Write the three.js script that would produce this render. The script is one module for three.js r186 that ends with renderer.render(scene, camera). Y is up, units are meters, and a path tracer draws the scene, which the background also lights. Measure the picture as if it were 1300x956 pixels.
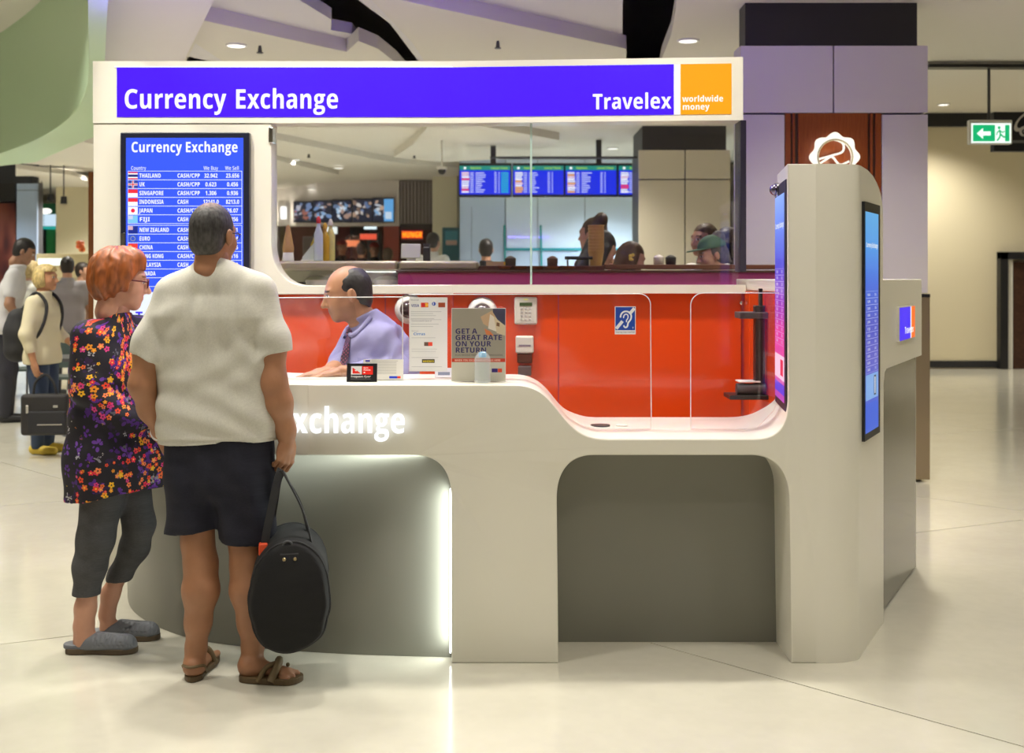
import * as THREE from 'three';
import { RoundedBoxGeometry } from 'three/addons/geometries/RoundedBoxGeometry.js';
import { mergeGeometries, mergeVertices, toCreasedNormals } from 'three/addons/utils/BufferGeometryUtils.js';
import { TextGeometry } from 'three/addons/geometries/TextGeometry.js';
import { FontLoader } from 'three/addons/loaders/FontLoader.js';
import { RectAreaLightUniformsLib } from 'three/addons/lights/RectAreaLightUniformsLib.js';

// ---------------------------------------------------------------- camera, exposure
const scene = new THREE.Scene();
const F = 1500, CX = 650, CY = 350, CH = 1.53;           // focal length and horizon in photo pixels, eye height in metres
const camera = new THREE.PerspectiveCamera(2 * Math.atan(478 / F) * 180 / Math.PI, 1300 / 956, 0.1, 80);
camera.position.set(0, CH, 0);
camera.setViewOffset(1300, 956, 0, 478 - CY, 1300, 956);
camera.focus = 4.75; camera.userData.fStop = 3.6;
scene.add(camera);
const renderer = new THREE.WebGLRenderer({ antialias: true });
renderer.toneMapping = THREE.LinearToneMapping;
renderer.toneMappingExposure = 1.0;
renderer.shadowMap.enabled = true;
scene.background = new THREE.Color(0x0b0b0c);
RectAreaLightUniformsLib.init();
const WARM = new THREE.Color(1.0, 0.95, 0.85);
const COOL = new THREE.Color(0.86, 0.95, 1.0);
// main hall downlights, seen ones plus unseen ones added to brighten pillar, column, drum: [x, depth, ceiling height, candela]
const DOWNLIGHTS = [
  [-3.4, 2.2, 4.45, 19], [0.2, 1.6, 3.68, 13], [3.4, 2.4, 3.56, 16], [-1.2, -1.4, 3.68, 22], [2.0, -1.6, 3.56, 22],
  [-2.9, 5.0, 4.45, 23], [-0.6, 5.35, 3.68, 14], [-1.65, 5.2, 3.68, 17], [0.75, 5.3, 3.56, 13], [3.3, 5.6, 3.56, 12], [-1.2, 3.9, 3.68, 11], [1.4, 3.8, 3.56, 9],
  [-4.9, 8.6, 4.45, 60], [-7.2, 11.4, 4.45, 70], [-3.9, 6.4, 4.45, 26], [-0.9, 8.0, 3.68, 11], [4.6, 8.6, 3.56, 17], [1.517, 10.18, 3.56, 14], [2.3, 7.1, 3.56, 24],
  [-5.4, 15.0, 3.56, 30], [-1.4, 12.6, 3.56, 24], [2.6, 12.4, 3.56, 24],
  [-3.2, 15.6, 3.56, 48], [0.8, 15.0, 3.56, 40], [6.72, 18.4, 4.2, 38], [8.6, 14.6, 4.2, 34], [11, 18.0, 4.2, 26],
  [-6.2, 16.6, 3.56, 46], [-3.6, 19.6, 3.46, 56], [-0.6, 18.8, 3.56, 120, 1], [-4.6, 23.4, 3.56, 70], [-2.2, 23.6, 3.56, 70], [1.6, 18.8, 3.56, 100, 1], [-9.3, 19.4, 3.56, 50, 1], [-9, 18, 3.56, 50], [-7.6, 21.8, 3.56, 90], [-8.6, 22.6, 3.56, 70],
];

// ---------------------------------------------------------------- helpers
const V = (x, y, z) => new THREE.Vector3(x, y, z);
const P = (px, py, D) => V((px - CX) * D / F, CH - (py - CY) * D / F, -D);   // a photo pixel at a known depth
const atH = (px, py, h) => P(px, py, F * (CH - h) / (py - CY));              // a photo pixel on a level plane
const XY = (px, py, D) => [(px - CX) * D / F, CH - (py - CY) * D / F];
function rng(seed) { return () => { seed = (seed + 0x6d2b79f5) | 0; let t = Math.imul(seed ^ (seed >>> 15), 1 | seed); t = (t + Math.imul(t ^ (t >>> 7), 61 | t)) ^ t; return ((t ^ (t >>> 14)) >>> 0) / 4294967296; }; }
const lin = (r, g, b) => new THREE.Color().setRGB(r, g, b);
const taken = new Map();
function numbered(name) { const n = taken.get(name) ?? 0; taken.set(name, n + 1); return n ? name + '_' + String(n).padStart(3, '0') : name; }
function shadows(o) { o.castShadow = true; o.receiveShadow = true; return o; }
function tag(o, label, category, group, kind) { o.userData.label = label; o.userData.category = category; if (group) o.userData.group = group; if (kind) o.userData.kind = kind; return o; }
function thing(name, label, category, [x, y, z] = [0, 0, 0], group, kind) {
  const o = new THREE.Group(); o.name = numbered(name); o.position.set(x, y, z); scene.add(o); o.updateMatrixWorld(true);
  return tag(o, label, category, group, kind);
}
const tmpV = V(0, 0, 0);
function part(name, geo, mat, parent) {      // geometry in world metres, moved into the parent's frame
  parent.updateWorldMatrix(true, false);
  geo.applyMatrix4(parent.matrixWorld.clone().invert());
  const m = shadows(new THREE.Mesh(geo, mat)); m.name = name; parent.add(m); return m;
}
function lpart(name, geo, mat, parent) { const m = shadows(new THREE.Mesh(geo, mat)); m.name = name; parent.add(m); return m; }   // geometry in the parent's frame
function solo(name, geo, mat, label, category, group, kind) {    // a thing that is one mesh, geometry in world metres
  geo.computeBoundingBox(); const b = geo.boundingBox, c = b.getCenter(V(0, 0, 0)); c.y = b.min.y; geo.translate(-c.x, -c.y, -c.z);
  const m = shadows(new THREE.Mesh(geo, mat)); m.name = numbered(name); m.position.copy(c); scene.add(m); return tag(m, label, category, group, kind);
}
function box(x0, x1, y0, y1, z0, z1, r = 0.004) {
  const w = Math.abs(x1 - x0), h = Math.abs(y1 - y0), d = Math.abs(z1 - z0), m = Math.min(w, h, d);
  const g = r > 0 ? new RoundedBoxGeometry(w, h, d, 2, Math.min(r, m * 0.45)) : new THREE.BoxGeometry(w, h, d);
  return g.translate((x0 + x1) / 2, (y0 + y1) / 2, (z0 + z1) / 2);
}
function pbox(px0, px1, py0, py1, D, depth, r) { const [x0, y1] = XY(px0, py0, D), [x1, y0] = XY(px1, py1, D); return box(x0, x1, y0, y1, -D, -D - depth, r); }
function clean(g) { const o = new THREE.BufferGeometry(), s = g.index ? g.toNonIndexed() : g; for (const k of ['position', 'normal', 'uv']) if (s.attributes[k]) o.setAttribute(k, s.attributes[k]); if (!o.attributes.uv) o.setAttribute('uv', new THREE.BufferAttribute(new Float32Array(o.attributes.position.count * 2), 2)); return o; }
const merge = (...gs) => mergeGeometries(gs.flat().map(clean));
function planPoly(pts, y0, y1, bevel = 0, hole) {      // pts [x, z] -> upright prism
  const s = new THREE.Shape(pts.map(([x, z]) => new THREE.Vector2(x, -z))); if (hole) s.holes.push(new THREE.Path(hole.map(([x, z]) => new THREE.Vector2(x, -z))));
  const g = new THREE.ExtrudeGeometry(s, { depth: y1 - y0 - 2 * bevel, bevelEnabled: bevel > 0, bevelSize: bevel, bevelThickness: bevel, bevelOffset: -bevel, bevelSegments: 2, curveSegments: 12 });
  return g.rotateX(-Math.PI / 2).translate(0, y0 + bevel, 0);
}
function frontPoly(shape, zFront, depth, bevel = 0, seg = 16) {      // shape in x, y at zFront, going back by depth
  const g = new THREE.ExtrudeGeometry(shape, { depth: depth - 2 * bevel, bevelEnabled: bevel > 0, bevelSize: bevel, bevelThickness: bevel, bevelOffset: -bevel, bevelSegments: 2, curveSegments: seg });
  return g.translate(0, 0, zFront - depth + bevel);
}
function rrect(x0, x1, y0, y1, r) {
  const s = new THREE.Shape(); r = Math.min(r, (x1 - x0) / 2 - 1e-5, (y1 - y0) / 2 - 1e-5);
  s.moveTo(x0 + r, y0); s.lineTo(x1 - r, y0); s.absarc(x1 - r, y0 + r, r, -Math.PI / 2, 0); s.lineTo(x1, y1 - r); s.absarc(x1 - r, y1 - r, r, 0, Math.PI / 2);
  s.lineTo(x0 + r, y1); s.absarc(x0 + r, y1 - r, r, Math.PI / 2, Math.PI); s.lineTo(x0, y0 + r); s.absarc(x0 + r, y0 + r, r, Math.PI, 1.5 * Math.PI); return s;
}
const lathe = (pts, seg = 20) => new THREE.LatheGeometry(pts.map(([r, y]) => new THREE.Vector2(r, y)), seg);
function tube(pts, r, seg = 24, rad = 8, closed = false) { return new THREE.TubeGeometry(new THREE.CatmullRomCurve3(pts.map((p) => p.isVector3 ? p : V(...p)), closed), seg, r, rad, closed); }
function rod(a, b, r0, r1 = r0, seg = 10) {
  const A = V(...a), B = V(...b), d = B.clone().sub(A), g = new THREE.CylinderGeometry(r1, r0, d.length(), seg);
  g.applyQuaternion(new THREE.Quaternion().setFromUnitVectors(V(0, 1, 0), d.clone().normalize())); const c = A.add(B).multiplyScalar(0.5); return g.translate(c.x, c.y, c.z);
}
function ribbon(outer, inner, Y0, Y1) {          // outer, inner: [x, z] stations from one end to the other; solid between them and between the two heights
  const f = (v, i) => typeof v === 'number' ? v : typeof v === 'function' ? v(i) : v[i], pos = [], uv = [], n = outer.length; let s = 0; const S = [0];
  for (let i = 1; i < n; i++) { s += Math.hypot(outer[i][0] - outer[i - 1][0], outer[i][1] - outer[i - 1][1]); S.push(s); }
  const q = (a, b, c, d, ua, ub) => { for (const [p, u] of [[a, ua], [b, ub], [c, ub], [a, ua], [c, ub], [d, ua]]) { pos.push(...p); uv.push(u, p[1]); } };
  const pt = (a, i, y) => [a[i][0], y, a[i][1]];
  for (let i = 0; i < n - 1; i++) {
    const j = i + 1, ob = pt(outer, i, f(Y0, i)), obj = pt(outer, j, f(Y0, j)), ot = pt(outer, i, f(Y1, i)), otj = pt(outer, j, f(Y1, j));
    const ib = pt(inner, i, f(Y0, i)), ibj = pt(inner, j, f(Y0, j)), it = pt(inner, i, f(Y1, i)), itj = pt(inner, j, f(Y1, j));
    q(ob, obj, otj, ot, S[i], S[j]); q(ibj, ib, it, itj, S[j], S[i]); q(ot, otj, itj, it, S[i], S[j]); q(ib, ibj, obj, ob, S[i], S[j]);
    if (i === 0) q(ib, ob, ot, it, 0, 0.1); if (j === n - 1) q(obj, ibj, itj, otj, 0, 0.1);
  }
  const g = new THREE.BufferGeometry(); g.setAttribute('position', new THREE.Float32BufferAttribute(pos, 3)); g.setAttribute('uv', new THREE.Float32BufferAttribute(uv, 2));
  g.computeVertexNormals(); return toCreasedNormals(g, 0.5);
}
function smooth(pts, n) { return new THREE.CatmullRomCurve3(pts.map(([x, z]) => V(x, 0, z)), false, 'centripetal').getSpacedPoints(n).map((p) => [p.x, p.z]); }
function offset(path, d) {                       // path runs so that its outer side is on the hand of +z for a step in +x; d > 0 goes inwards
  return path.map((p, i) => { const a = path[Math.max(0, i - 1)], b = path[Math.min(path.length - 1, i + 1)], tx = b[0] - a[0], tz = b[1] - a[1], l = Math.hypot(tx, tz); return [p[0] + tz / l * d, p[1] - tx / l * d]; });
}
function quad(a, b, c, d) {                      // corners: bottom left, bottom right, top right, top left
  const g = new THREE.BufferGeometry(); g.setAttribute('position', new THREE.Float32BufferAttribute([...a, ...b, ...c, ...a, ...c, ...d], 3));
  g.setAttribute('uv', new THREE.Float32BufferAttribute([0, 0, 1, 0, 1, 1, 0, 0, 1, 1, 0, 1], 2)); g.computeVertexNormals(); return g;
}
function uvFrom(g, fn) { const p = g.attributes.position, u = new Float32Array(p.count * 2); for (let i = 0; i < p.count; i++) { const [a, b] = fn(p.getX(i), p.getY(i), p.getZ(i)); u[2 * i] = a; u[2 * i + 1] = b; } g.setAttribute('uv', new THREE.BufferAttribute(u, 2)); return g; }

// ---------------------------------------------------------------- textures and materials
function canvasTex(w, h, draw, repeat) {
  const c = document.createElement('canvas'); c.width = w; c.height = h; const x = c.getContext('2d'); draw(x, w, h);
  const t = new THREE.CanvasTexture(c); t.colorSpace = THREE.SRGBColorSpace; if (repeat) { t.wrapS = t.wrapT = THREE.RepeatWrapping; t.repeat.set(...repeat); } return t;
}
function txt(x, s, px, py, size, { w, color = '#fff', align = 'left', font = 'bold', fam = 'sans-serif' } = {}) {   // py is the baseline; w squeezes or stretches to a width
  x.save(); x.font = `${font} ${size}px ${fam}`; x.fillStyle = color; x.textBaseline = 'alphabetic'; const m = x.measureText(s).width, k = w ? w / m : 1;
  x.translate(px, py); x.scale(k, 1); x.textAlign = align; x.fillText(s, 0, 0); x.restore();
}
function noiseTex(size, seed, base, amp, cells, repeat, srgb = true) {       // layered value noise around a base colour (0..255)
  const r = rng(seed), data = new Uint8Array(size * size * 4), layers = cells.map((n) => ({ n, v: Array.from({ length: n * n }, r) }));
  const sm = (t) => t * t * (3 - 2 * t);
  for (let y = 0; y < size; y++) for (let x = 0; x < size; x++) {
    let v = 0; for (const { n, v: g } of layers) { const fx = x / size * n, fy = y / size * n, ix = Math.floor(fx), iy = Math.floor(fy), tx = sm(fx - ix), ty = sm(fy - iy), at = (a, b) => g[(b % n) * n + a % n]; v += (at(ix, iy) * (1 - tx) + at(ix + 1, iy) * tx) * (1 - ty) + (at(ix, iy + 1) * (1 - tx) + at(ix + 1, iy + 1) * tx) * ty - 0.5; }
    v = v / layers.length * 2; for (let c = 0; c < 3; c++) data[(y * size + x) * 4 + c] = Math.max(0, Math.min(255, base[c] + v * amp)); data[(y * size + x) * 4 + 3] = 255;
  }
  const t = new THREE.DataTexture(data, size, size); t.magFilter = THREE.LinearFilter; t.wrapS = t.wrapT = THREE.RepeatWrapping; if (srgb) t.colorSpace = THREE.SRGBColorSpace; if (repeat) t.repeat.set(...repeat); t.needsUpdate = true; return t;
}
const mat = (color, roughness = 0.6, more = {}) => new THREE.MeshPhysicalMaterial({ color, roughness, ...more });
const glow = (map, k = 1, more = {}) => new THREE.MeshStandardMaterial({ color: 0x020202, roughness: 0.3, emissive: 0xffffff, emissiveMap: map, emissiveIntensity: k, ...more });
const glowC = (color, k = 1) => new THREE.MeshStandardMaterial({ color: 0x111111, roughness: 0.5, emissive: color, emissiveIntensity: k });
const M = {
  white: mat(lin(0.80, 0.775, 0.67), 0.28, { clearcoat: 0.25, clearcoatRoughness: 0.2, map: null }),
  orange: mat(lin(0.80, 0.075, 0.008), 0.14, { clearcoat: 0.5, clearcoatRoughness: 0.05 }),
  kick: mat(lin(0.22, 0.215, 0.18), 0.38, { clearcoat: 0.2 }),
  steel: mat(lin(0.17, 0.168, 0.16), 0.12, { metalness: 0.9 }),
  chrome: mat(lin(0.8, 0.8, 0.8), 0.12, { metalness: 1 }),
  black: mat(lin(0.012, 0.012, 0.014), 0.4),
  blackMatt: mat(lin(0.02, 0.02, 0.022), 0.8),
  navy: mat(lin(0.012, 0.012, 0.03), 0.5),
  ceil: mat(lin(0.72, 0.69, 0.62), 0.85),
  ceilVioletLit: mat(lin(0.70, 0.68, 0.70), 0.8),  // white plates, a trace of violet light put into the colour
  lilac: mat(lin(0.64, 0.60, 0.63), 0.3, { clearcoat: 0.2 }),  // column panels, faint violet light put into their grey
  beigePanel: mat(lin(0.62, 0.57, 0.44), 0.35),
  wall: mat(lin(0.78, 0.72, 0.55), 0.7),
  glass: new THREE.MeshPhysicalMaterial({ color: 0xffffff, roughness: 0.0, transmission: 1, thickness: 0, ior: 1.5 }),
  glassGreen: mat(lin(0.62, 0.80, 0.74), 0.15, { transmission: 0.35, thickness: 0 }),
  glassEdge: mat(lin(0.85, 0.86, 0.84), 0.2),
  paper: mat(lin(0.82, 0.82, 0.80), 0.6),
  cream: mat(lin(0.72, 0.7, 0.62), 0.45),
  darkGrey: mat(lin(0.06, 0.06, 0.065), 0.5),
};

// ================================================================ THE SETTING
// ---- floor: big parallelogram tiles, the joints along two slanted directions
{
  const floor = thing('floor', 'glossy pale stone tile floor with thin slanted dark joints', 'floor', [0, 0, 0], null, 'structure');
  const bed = box(-16, 16, -0.2, -0.012, 8, -36, 0);
  part('joint_bed', bed, mat(lin(0.10, 0.095, 0.08), 0.9), floor);
  const mk = (seed) => mat(0xffffff, 0.16, { map: noiseTex(256, seed, [207, 203, 187], 5, [5, 17, 61], null), clearcoat: 0.2, clearcoatRoughness: 0.08 });
  const tiles = [mk(11), mk(12), mk(13)];
  let polys = [[[-16, 7], [16, 7], [16, -36], [-16, -36]]];
  const clip = (poly, a, b, c, keep) => { const out = [], s = (p) => (a * p[0] + b * p[1] - c) * keep; for (let i = 0; i < poly.length; i++) { const p = poly[i], q = poly[(i + 1) % poly.length], sp = s(p), sq = s(q); if (sp >= 0) out.push(p); if (sp * sq < 0) { const t = sp / (sp - sq); out.push([p[0] + (q[0] - p[0]) * t, p[1] + (q[1] - p[1]) * t]); } } return out; };
  const cut = (a, b, c) => { const l = Math.hypot(a, b), h = 0.0035 * l; polys = polys.flatMap((p) => [clip(p, a, b, c + h, 1), clip(p, a, b, c - h, -1)]).filter((p) => p.length > 2); };
  for (const c of [-11, -5.5, 0, 5.5, 11, 16.5, 22, 27.5, 33, 38.5, 44]) cut(1, -1, c);          // x + depth = c
  for (const d of [-12, -8.3, -4.75, -1.2, 2.35, 5.9, 9.45, 13, 16.55, 20.1, 23.7, 27.3, 31, 35, 39]) cut(-0.47, -1, d);   // depth = 0.47 x + d
  polys.forEach((p, i) => { const g = planPoly(p, -0.012, 0); uvFrom(g, (x, y, z) => [x / 2.2 + i * 0.37, z / 2.2]); part('floor_tile', g, tiles[i % 3], floor); });
}
// ---- ceiling: overlapping plates with dark slots between them
{
  const ceil = thing('ceiling', 'white suspended ceiling of overlapping curved plates with dark slots between', 'ceiling', [0, 3.4, 0], null, 'structure');
  part('plenum', box(-16, 16, 5.6, 5.8, 8, -36, 0), M.ceil, ceil);
  const pl = (h, pts) => pts.map(([a, b, c]) => { if (c === 'm') return [a, -b]; const p = atH(a, b, h); return [p.x, p.z]; });
  const gap = (h) => pl(h, [[233, 84], [248, 55], [292, 84], [296, 96], [240, 98]]);
  const plate = (h, t, pts, m = M.ceil, hole) => part('ceiling_plate', planPoly(pl(h, pts), h, h + t, 0, hole), m, ceil);
  const m = (x, d) => [x, d, 'm'];
  // far plate, its stepped edge facing the hall
  plate(3.56, 0.12, [[150, 2], [440, 66], [455, 52], [480, 62], [503, 80], [528, 108], [540, 130], m(-4.3, 13.85), m(-3.5, 11)], M.ceil, gap(3.56));
  plate(3.56, 0.12, [[462, -10], [500, 30], [524, 55], [540, 80], [560, 108], [575, 130], [797, 130], [795, 62]]);
  plate(3.56, 0.12, [m(0.5, -5), [857, -400], [858, 10], [852, 45], [840, 75], [830, 130], m(4.0, 13.85), m(4.0, 11.2), m(16, 11.2), m(16, -5)]);
  // upper plates over the near hall
  plate(3.68, 0.1, [m(-1.9, -5), [380, -500], [380, 0], [421, 25], [420, 38], [447, 43], [470, 75], m(-3, 11.9), m(-3.5, 11.0), m(-3.0, 9.2), m(-2.5, 6.8), m(-1.9, 4)], M.ceilVioletLit, gap(3.68));
  plate(3.68, 0.1, [[455, -500], [455, 0], [495, 30], [530, 76], m(-0.8, 12.2), m(1.05, 12.2), [790, 76], [794, -500]], M.ceilVioletLit);
  plate(3.68, 0.1, [m(-1.5, -5), m(0.5, -5), m(0.44, 3.76), m(-0.75, 3.79), m(-1.0, 3.79)], M.ceilVioletLit);
  plate(4.45, 0.1, [m(-16, -5), m(-1.75, -5), m(-1.3, 4), m(-2.0, 6.8), m(-2.8, 9.2), m(-4.0, 12), m(-5.8, 15.5), m(-16, 15.5)]);
  // far ceiling, scalloped
  plate(3.56, 0.1, [m(-5.2, 13.9), m(4.0, 13.9), m(4.0, 35), m(-16, 35), m(-16, 22)]);
  plate(3.46, 0.1, [[250, 156], [345, 176], [480, 203], [520, 208], [640, 216], [560, 226], [420, 232], [250, 236]]);
  plate(3.38, 0.08, [[250, 182], [345, 202], [430, 222], [395, 234], [330, 244], [250, 246]]);
  plate(3.45, 0.11, [[548, 150], [600, 158], [710, 178], [690, 190], [640, 202], [560, 206], [500, 200], [525, 182], [540, 165]]);
  plate(3.4, 0.08, [[30, 166], [100, 178], [175, 200], [170, 212], [120, 214], [30, 208]]);
  plate(3.3, 0.08, [[20, 214], [90, 222], [128, 236], [60, 246], [20, 244]]);
  // raised ceiling by the beige wall
  part('ceiling_plate', box(4.0, 16, 4.2, 4.3, -11.2, -36, 0), M.ceil, ceil);
  part('ceiling_upstand', box(3.94, 16, 3.52, 4.3, -11.2, -11.28, 0), M.ceil, ceil);
  part('ceiling_upstand', box(3.92, 4.0, 3.56, 4.3, -11.28, -36, 0), M.ceil, ceil);
  part('edge_trim', box(3.94, 16, 3.5, 3.53, -11.16, -11.3, 0), M.black, ceil);
  // white soffit beside the drum bulkhead
  plate(3.38, 0.3, [[110, -160], [300, -70], [272, 0], [252, 40], [238, 68], [228, 95], [160, 120], [122, 125], [114, 96], [113, 60], [112, 0]], mat(lin(0.78, 0.74, 0.76), 0.7));
}
// drum bulkhead, the green light on it put into the colour
{
  const g = thing('drum_bulkhead', 'curved bulkhead with green light put into its colour hanging below the white ceiling', 'bulkhead', [-4.5, 3.0, -10], null, 'structure');
  const greenLit = mat(lin(0.55, 0.74, 0.50), 0.45), arc = smooth([[112, -150], [112, 20], [113, 84], [109, 116], [95, 142], [66, 166], [30, 184], [-30, 203], [-120, 217]].map(([a, b]) => { const p = atH(a, b, 3.0); return [p.x, p.z]; }), 60).reverse();
  const flute = arc.map((p, i) => [p[0], p[1]]);
  part('fascia', ribbon(flute, offset(flute, 0.1), 3.0, 4.6), greenLit, g);
  const back = [[150, 152], [122, 173], [90, 186], [45, 206], [-40, 215]].map(([a, b]) => { const p = atH(a, b, 3.01); return [p.x, p.z]; });
  part('soffit', planPoly([...arc.filter((_, i) => i % 3 === 0), ...back.slice(1)], 3.01, 3.06), greenLit, g);
}
// ---- walls around the hall
const wallThing = (name, label, x0, x1, y0, y1, z0, z1, m = M.wall) => solo(name, box(x0, x1, y0, y1, z0, z1, 0), m, label, 'wall', null, 'structure');
wallThing('wall_behind', 'plain cream wall closing the hall behind the viewer', -16, 16, 0, 5.8, 7.6, 7.4);
wallThing('wall_left', 'plain cream side wall at the food court side', -16, -15.8, 0, 5.8, 7.4, -36);
wallThing('wall_right', 'plain cream side wall at the corridor side', 15.8, 16, 0, 5.8, 7.4, -36);
wallThing('wall_far', 'far cream wall at the end of the food court', -15.8, 15.8, 0, 5.8, -33, -33.2);
wallThing('wall_back', 'long beige wall behind the exit sign', 4.6, 15.8, 0, 4.2, -19.45, -19.65, mat(lin(0.74, 0.66, 0.46), 0.6));
wallThing('wall_return', 'beige return wall beside the far corridor', 4.5, 4.6, 0, 4.2, -17.2, -33);
solo('baseboard_back', box(4.6, 8.0, 0.02, 0.13, -19.42, -19.46, 0), M.blackMatt, 'black baseboard along the beige wall', 'baseboard', null, 'structure');
solo('trim_1', box(4.6, 15.8, 3.98, 4.2, -19.38, -19.46, 0), M.black, 'black band along the top of the beige wall', 'trim', null, 'structure');
{
  const d = thing('door_1', 'dark wood door in a wide black frame in the beige wall', 'door', [8.5, 0, -19.4], null, 'structure');
  const [x0] = XY(1267, 0, 19.4), [, yt] = XY(0, 320, 19.4), [x1] = XY(1277, 0, 19.4), [x2] = XY(1284, 0, 19.4);
  part('door_frame', merge(box(x0, x1, 0, yt, -19.3, -19.46), box(x0, x0 + 1.5, yt - 0.12, yt, -19.3, -19.46)), M.black, d);
  part('door_lining', box(x1, x2, 0, yt - 0.12, -19.34, -19.46), M.cream, d);
  part('door_leaf', box(x2, x2 + 1.0, 0, yt - 0.16, -19.37, -19.46), mat(0xffffff, 0.5, { map: noiseTex(128, 5, [62, 32, 12], 22, [3, 30], [1, 4]) }), d);
}
// ---- clad columns
const R = Math.PI;
{
  const D = 8.76, c = thing('column', 'grey column with violet light put into its panels, brown sign niche and black head', 'column', [2.4, 0, -9.4], null, 'structure');
  const [xa] = XY(940, 0, D), [xb] = XY(1178, 0, D), Y = (py) => XY(0, py, D)[1], X = (px) => XY(px, 0, D)[0], zf = -D;
  part('core', box(xa + 0.05, xb - 0.03, 0, 3.24, zf - 0.06, zf - 0.26, 0), M.darkGrey, c);
  part('head', box(X(947), X(1166), Y(58), 3.57, zf - 0.03, zf - 0.26, 0), mat(lin(0.016, 0.015, 0.015), 0.5), c);
  part('panel', box(xa, X(1057.5), Y(143), Y(58), zf, zf - 0.08, 0.003), M.lilac, c);
  part('panel', box(X(1059), xb, Y(143), Y(58), zf, zf - 0.08, 0.003), M.lilac, c);
  part('panel', box(xa, X(996), 1.4, Y(145.5), zf, zf - 0.08, 0.003), M.lilac, c);
  part('panel', box(X(1120), xb, 1.4, Y(145.5), zf, zf - 0.08, 0.003), M.lilac, c);
  part('panel', box(xb - 0.02, xb, 1.4, 3.24, zf - 0.085, zf - 0.26, 0.003), M.lilac, c);
  part('panel', box(xa, xa + 0.02, 1.4, 3.24, zf - 0.085, zf - 0.26, 0.003), M.lilac, c);
  part('guard', box(xa - 0.01, xb + 0.012, 0.02, 1.37, zf + 0.012, zf - 0.26, 0.004), mat(lin(0.42, 0.33, 0.22), 0.3, { metalness: 0.7 }), c);
  part('guard_cap', box(xa - 0.012, xb + 0.014, 1.37, 1.395, zf + 0.014, zf - 0.26, 0.004), M.black, c);
  const wood = mat(0xffffff, 0.4, { map: noiseTex(128, 21, [140, 66, 20], 20, [2, 40], [4, 0.6]) }), woodD = mat(lin(0.05, 0.016, 0.006), 0.5);
  part('niche_board', box(X(997), X(1119), 1.4, Y(143.5), zf - 0.02, zf - 0.09, 0), woodD, c);
  for (const [a, b] of [[997, 1004], [1006.5, 1009.5], [1013.5, 1102], [1105, 1108.5], [1111.5, 1119]]) part('niche_slat', box(X(a), X(b), 1.4, Y(143.5), zf - 0.004, zf - 0.06, 0.002), wood, c);
}
{
  const D = 8.735, s = thing('scalloped_sign', 'glowing white scalloped badge sign with a script letter on brown timber', 'sign', P(1058, 200, D).toArray());
  const c = P(1058, 200, D), rr = 31.5 * D / F, sh = new THREE.Shape();
  for (let i = 0; i <= 96; i++) { const a = i / 96 * 2 * R, r = rr * (0.93 + 0.07 * Math.cos(8 * a + R * 0)); const x = c.x + Math.sin(a) * r, y = c.y + Math.cos(a) * r; i ? sh.lineTo(x, y) : sh.moveTo(x, y); }
  const hole = new THREE.Path(); hole.absarc(c.x, c.y, rr * 0.69, 0, 2 * R, true); sh.holes.push(hole);
  const w = glowC(lin(1, 0.97, 0.84), 1.15);
  part('badge', frontPoly(sh, -D + 0.05, 0.04, 0, 32), w, s);
  const q = (px, py) => P(px, py, D - 0.04);
  part('script_letter', tube([q(1041, 181), q(1056, 177), q(1070, 182), q(1070, 192), q(1054, 198), q(1037, 204), q(1036, 210), q(1048, 203), q(1056, 199), q(1066, 209), q(1078, 205)], 0.0085, 70, 6), w, s);
  part('ring', new THREE.TorusGeometry(rr * 0.69, 0.007, 6, 48).translate(c.x, c.y, -D + 0.05), mat(lin(0.5, 0.45, 0.3), 0.3), s);
  const l = new THREE.PointLight(0xfff2d0, 0.06); l.position.set(0, 0, 0.12); l.castShadow = true; s.add(l);
}
{
  const D = 16, c = thing('column', 'beige panelled column with a black head behind the ticket booth window', 'column', [2.4, 0, -16.7], null, 'structure');
  const X = (px) => XY(px, 0, D)[0], Y = (py) => XY(0, py, D)[1], zf = -D;
  part('core', box(X(814), X(925), 0, 3.22, zf - 0.04, zf - 1.2, 0), M.darkGrey, c);
  part('head', box(X(815.5), X(922), Y(191), 3.56, zf - 0.01, zf - 1.2, 0), mat(lin(0.014, 0.012, 0.016), 0.5), c);
  for (const [a, b, y0, y1] of [[811, 869, Y(227), Y(190.5)], [870.5, 927, Y(227), Y(190.5)], [811, 869, 0, Y(228.6)], [870.5, 927, 0, Y(228.6)]]) part('panel', box(X(a), X(b), y0, y1, zf, zf - 0.06, 0.003), M.beigePanel, c);
}
{
  const D = 21, c = thing('column', 'blue-grey panelled column with a black head at the food court', 'column', [-9.2, 0, -21.6], null, 'structure');
  const X = (px) => XY(px, 0, D)[0], Y = (py) => XY(0, py, D)[1], zf = -D, bl = mat(lin(0.33, 0.42, 0.58), 0.3);
  part('core', box(X(-38), X(46), 0, 3.2, zf - 0.04, zf - 0.3, 0), M.darkGrey, c);
  part('head', box(X(-36), X(41), Y(234), 3.56, zf - 0.01, zf - 0.3, 0), mat(lin(0.02, 0.022, 0.03), 0.5), c);
  for (const [a, b, y0, y1] of [[21, 47, Y(241), Y(233)], [21, 47, 0, Y(242)]]) part('panel', box(X(a), X(b), y0, y1, zf, zf - 0.06, 0.003), bl, c);
  part('poster_header', box(X(-36), X(20), Y(256), Y(233), zf + 0.02, zf - 0.06, 0), M.black, c);
  part('poster', box(X(-36), X(20), 0.6, Y(258), zf + 0.01, zf - 0.06, 0), mat(0xffffff, 0.5, { map: noiseTex(64, 7, [88, 34, 20], 60, [4, 9]) }), c);
}
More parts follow.
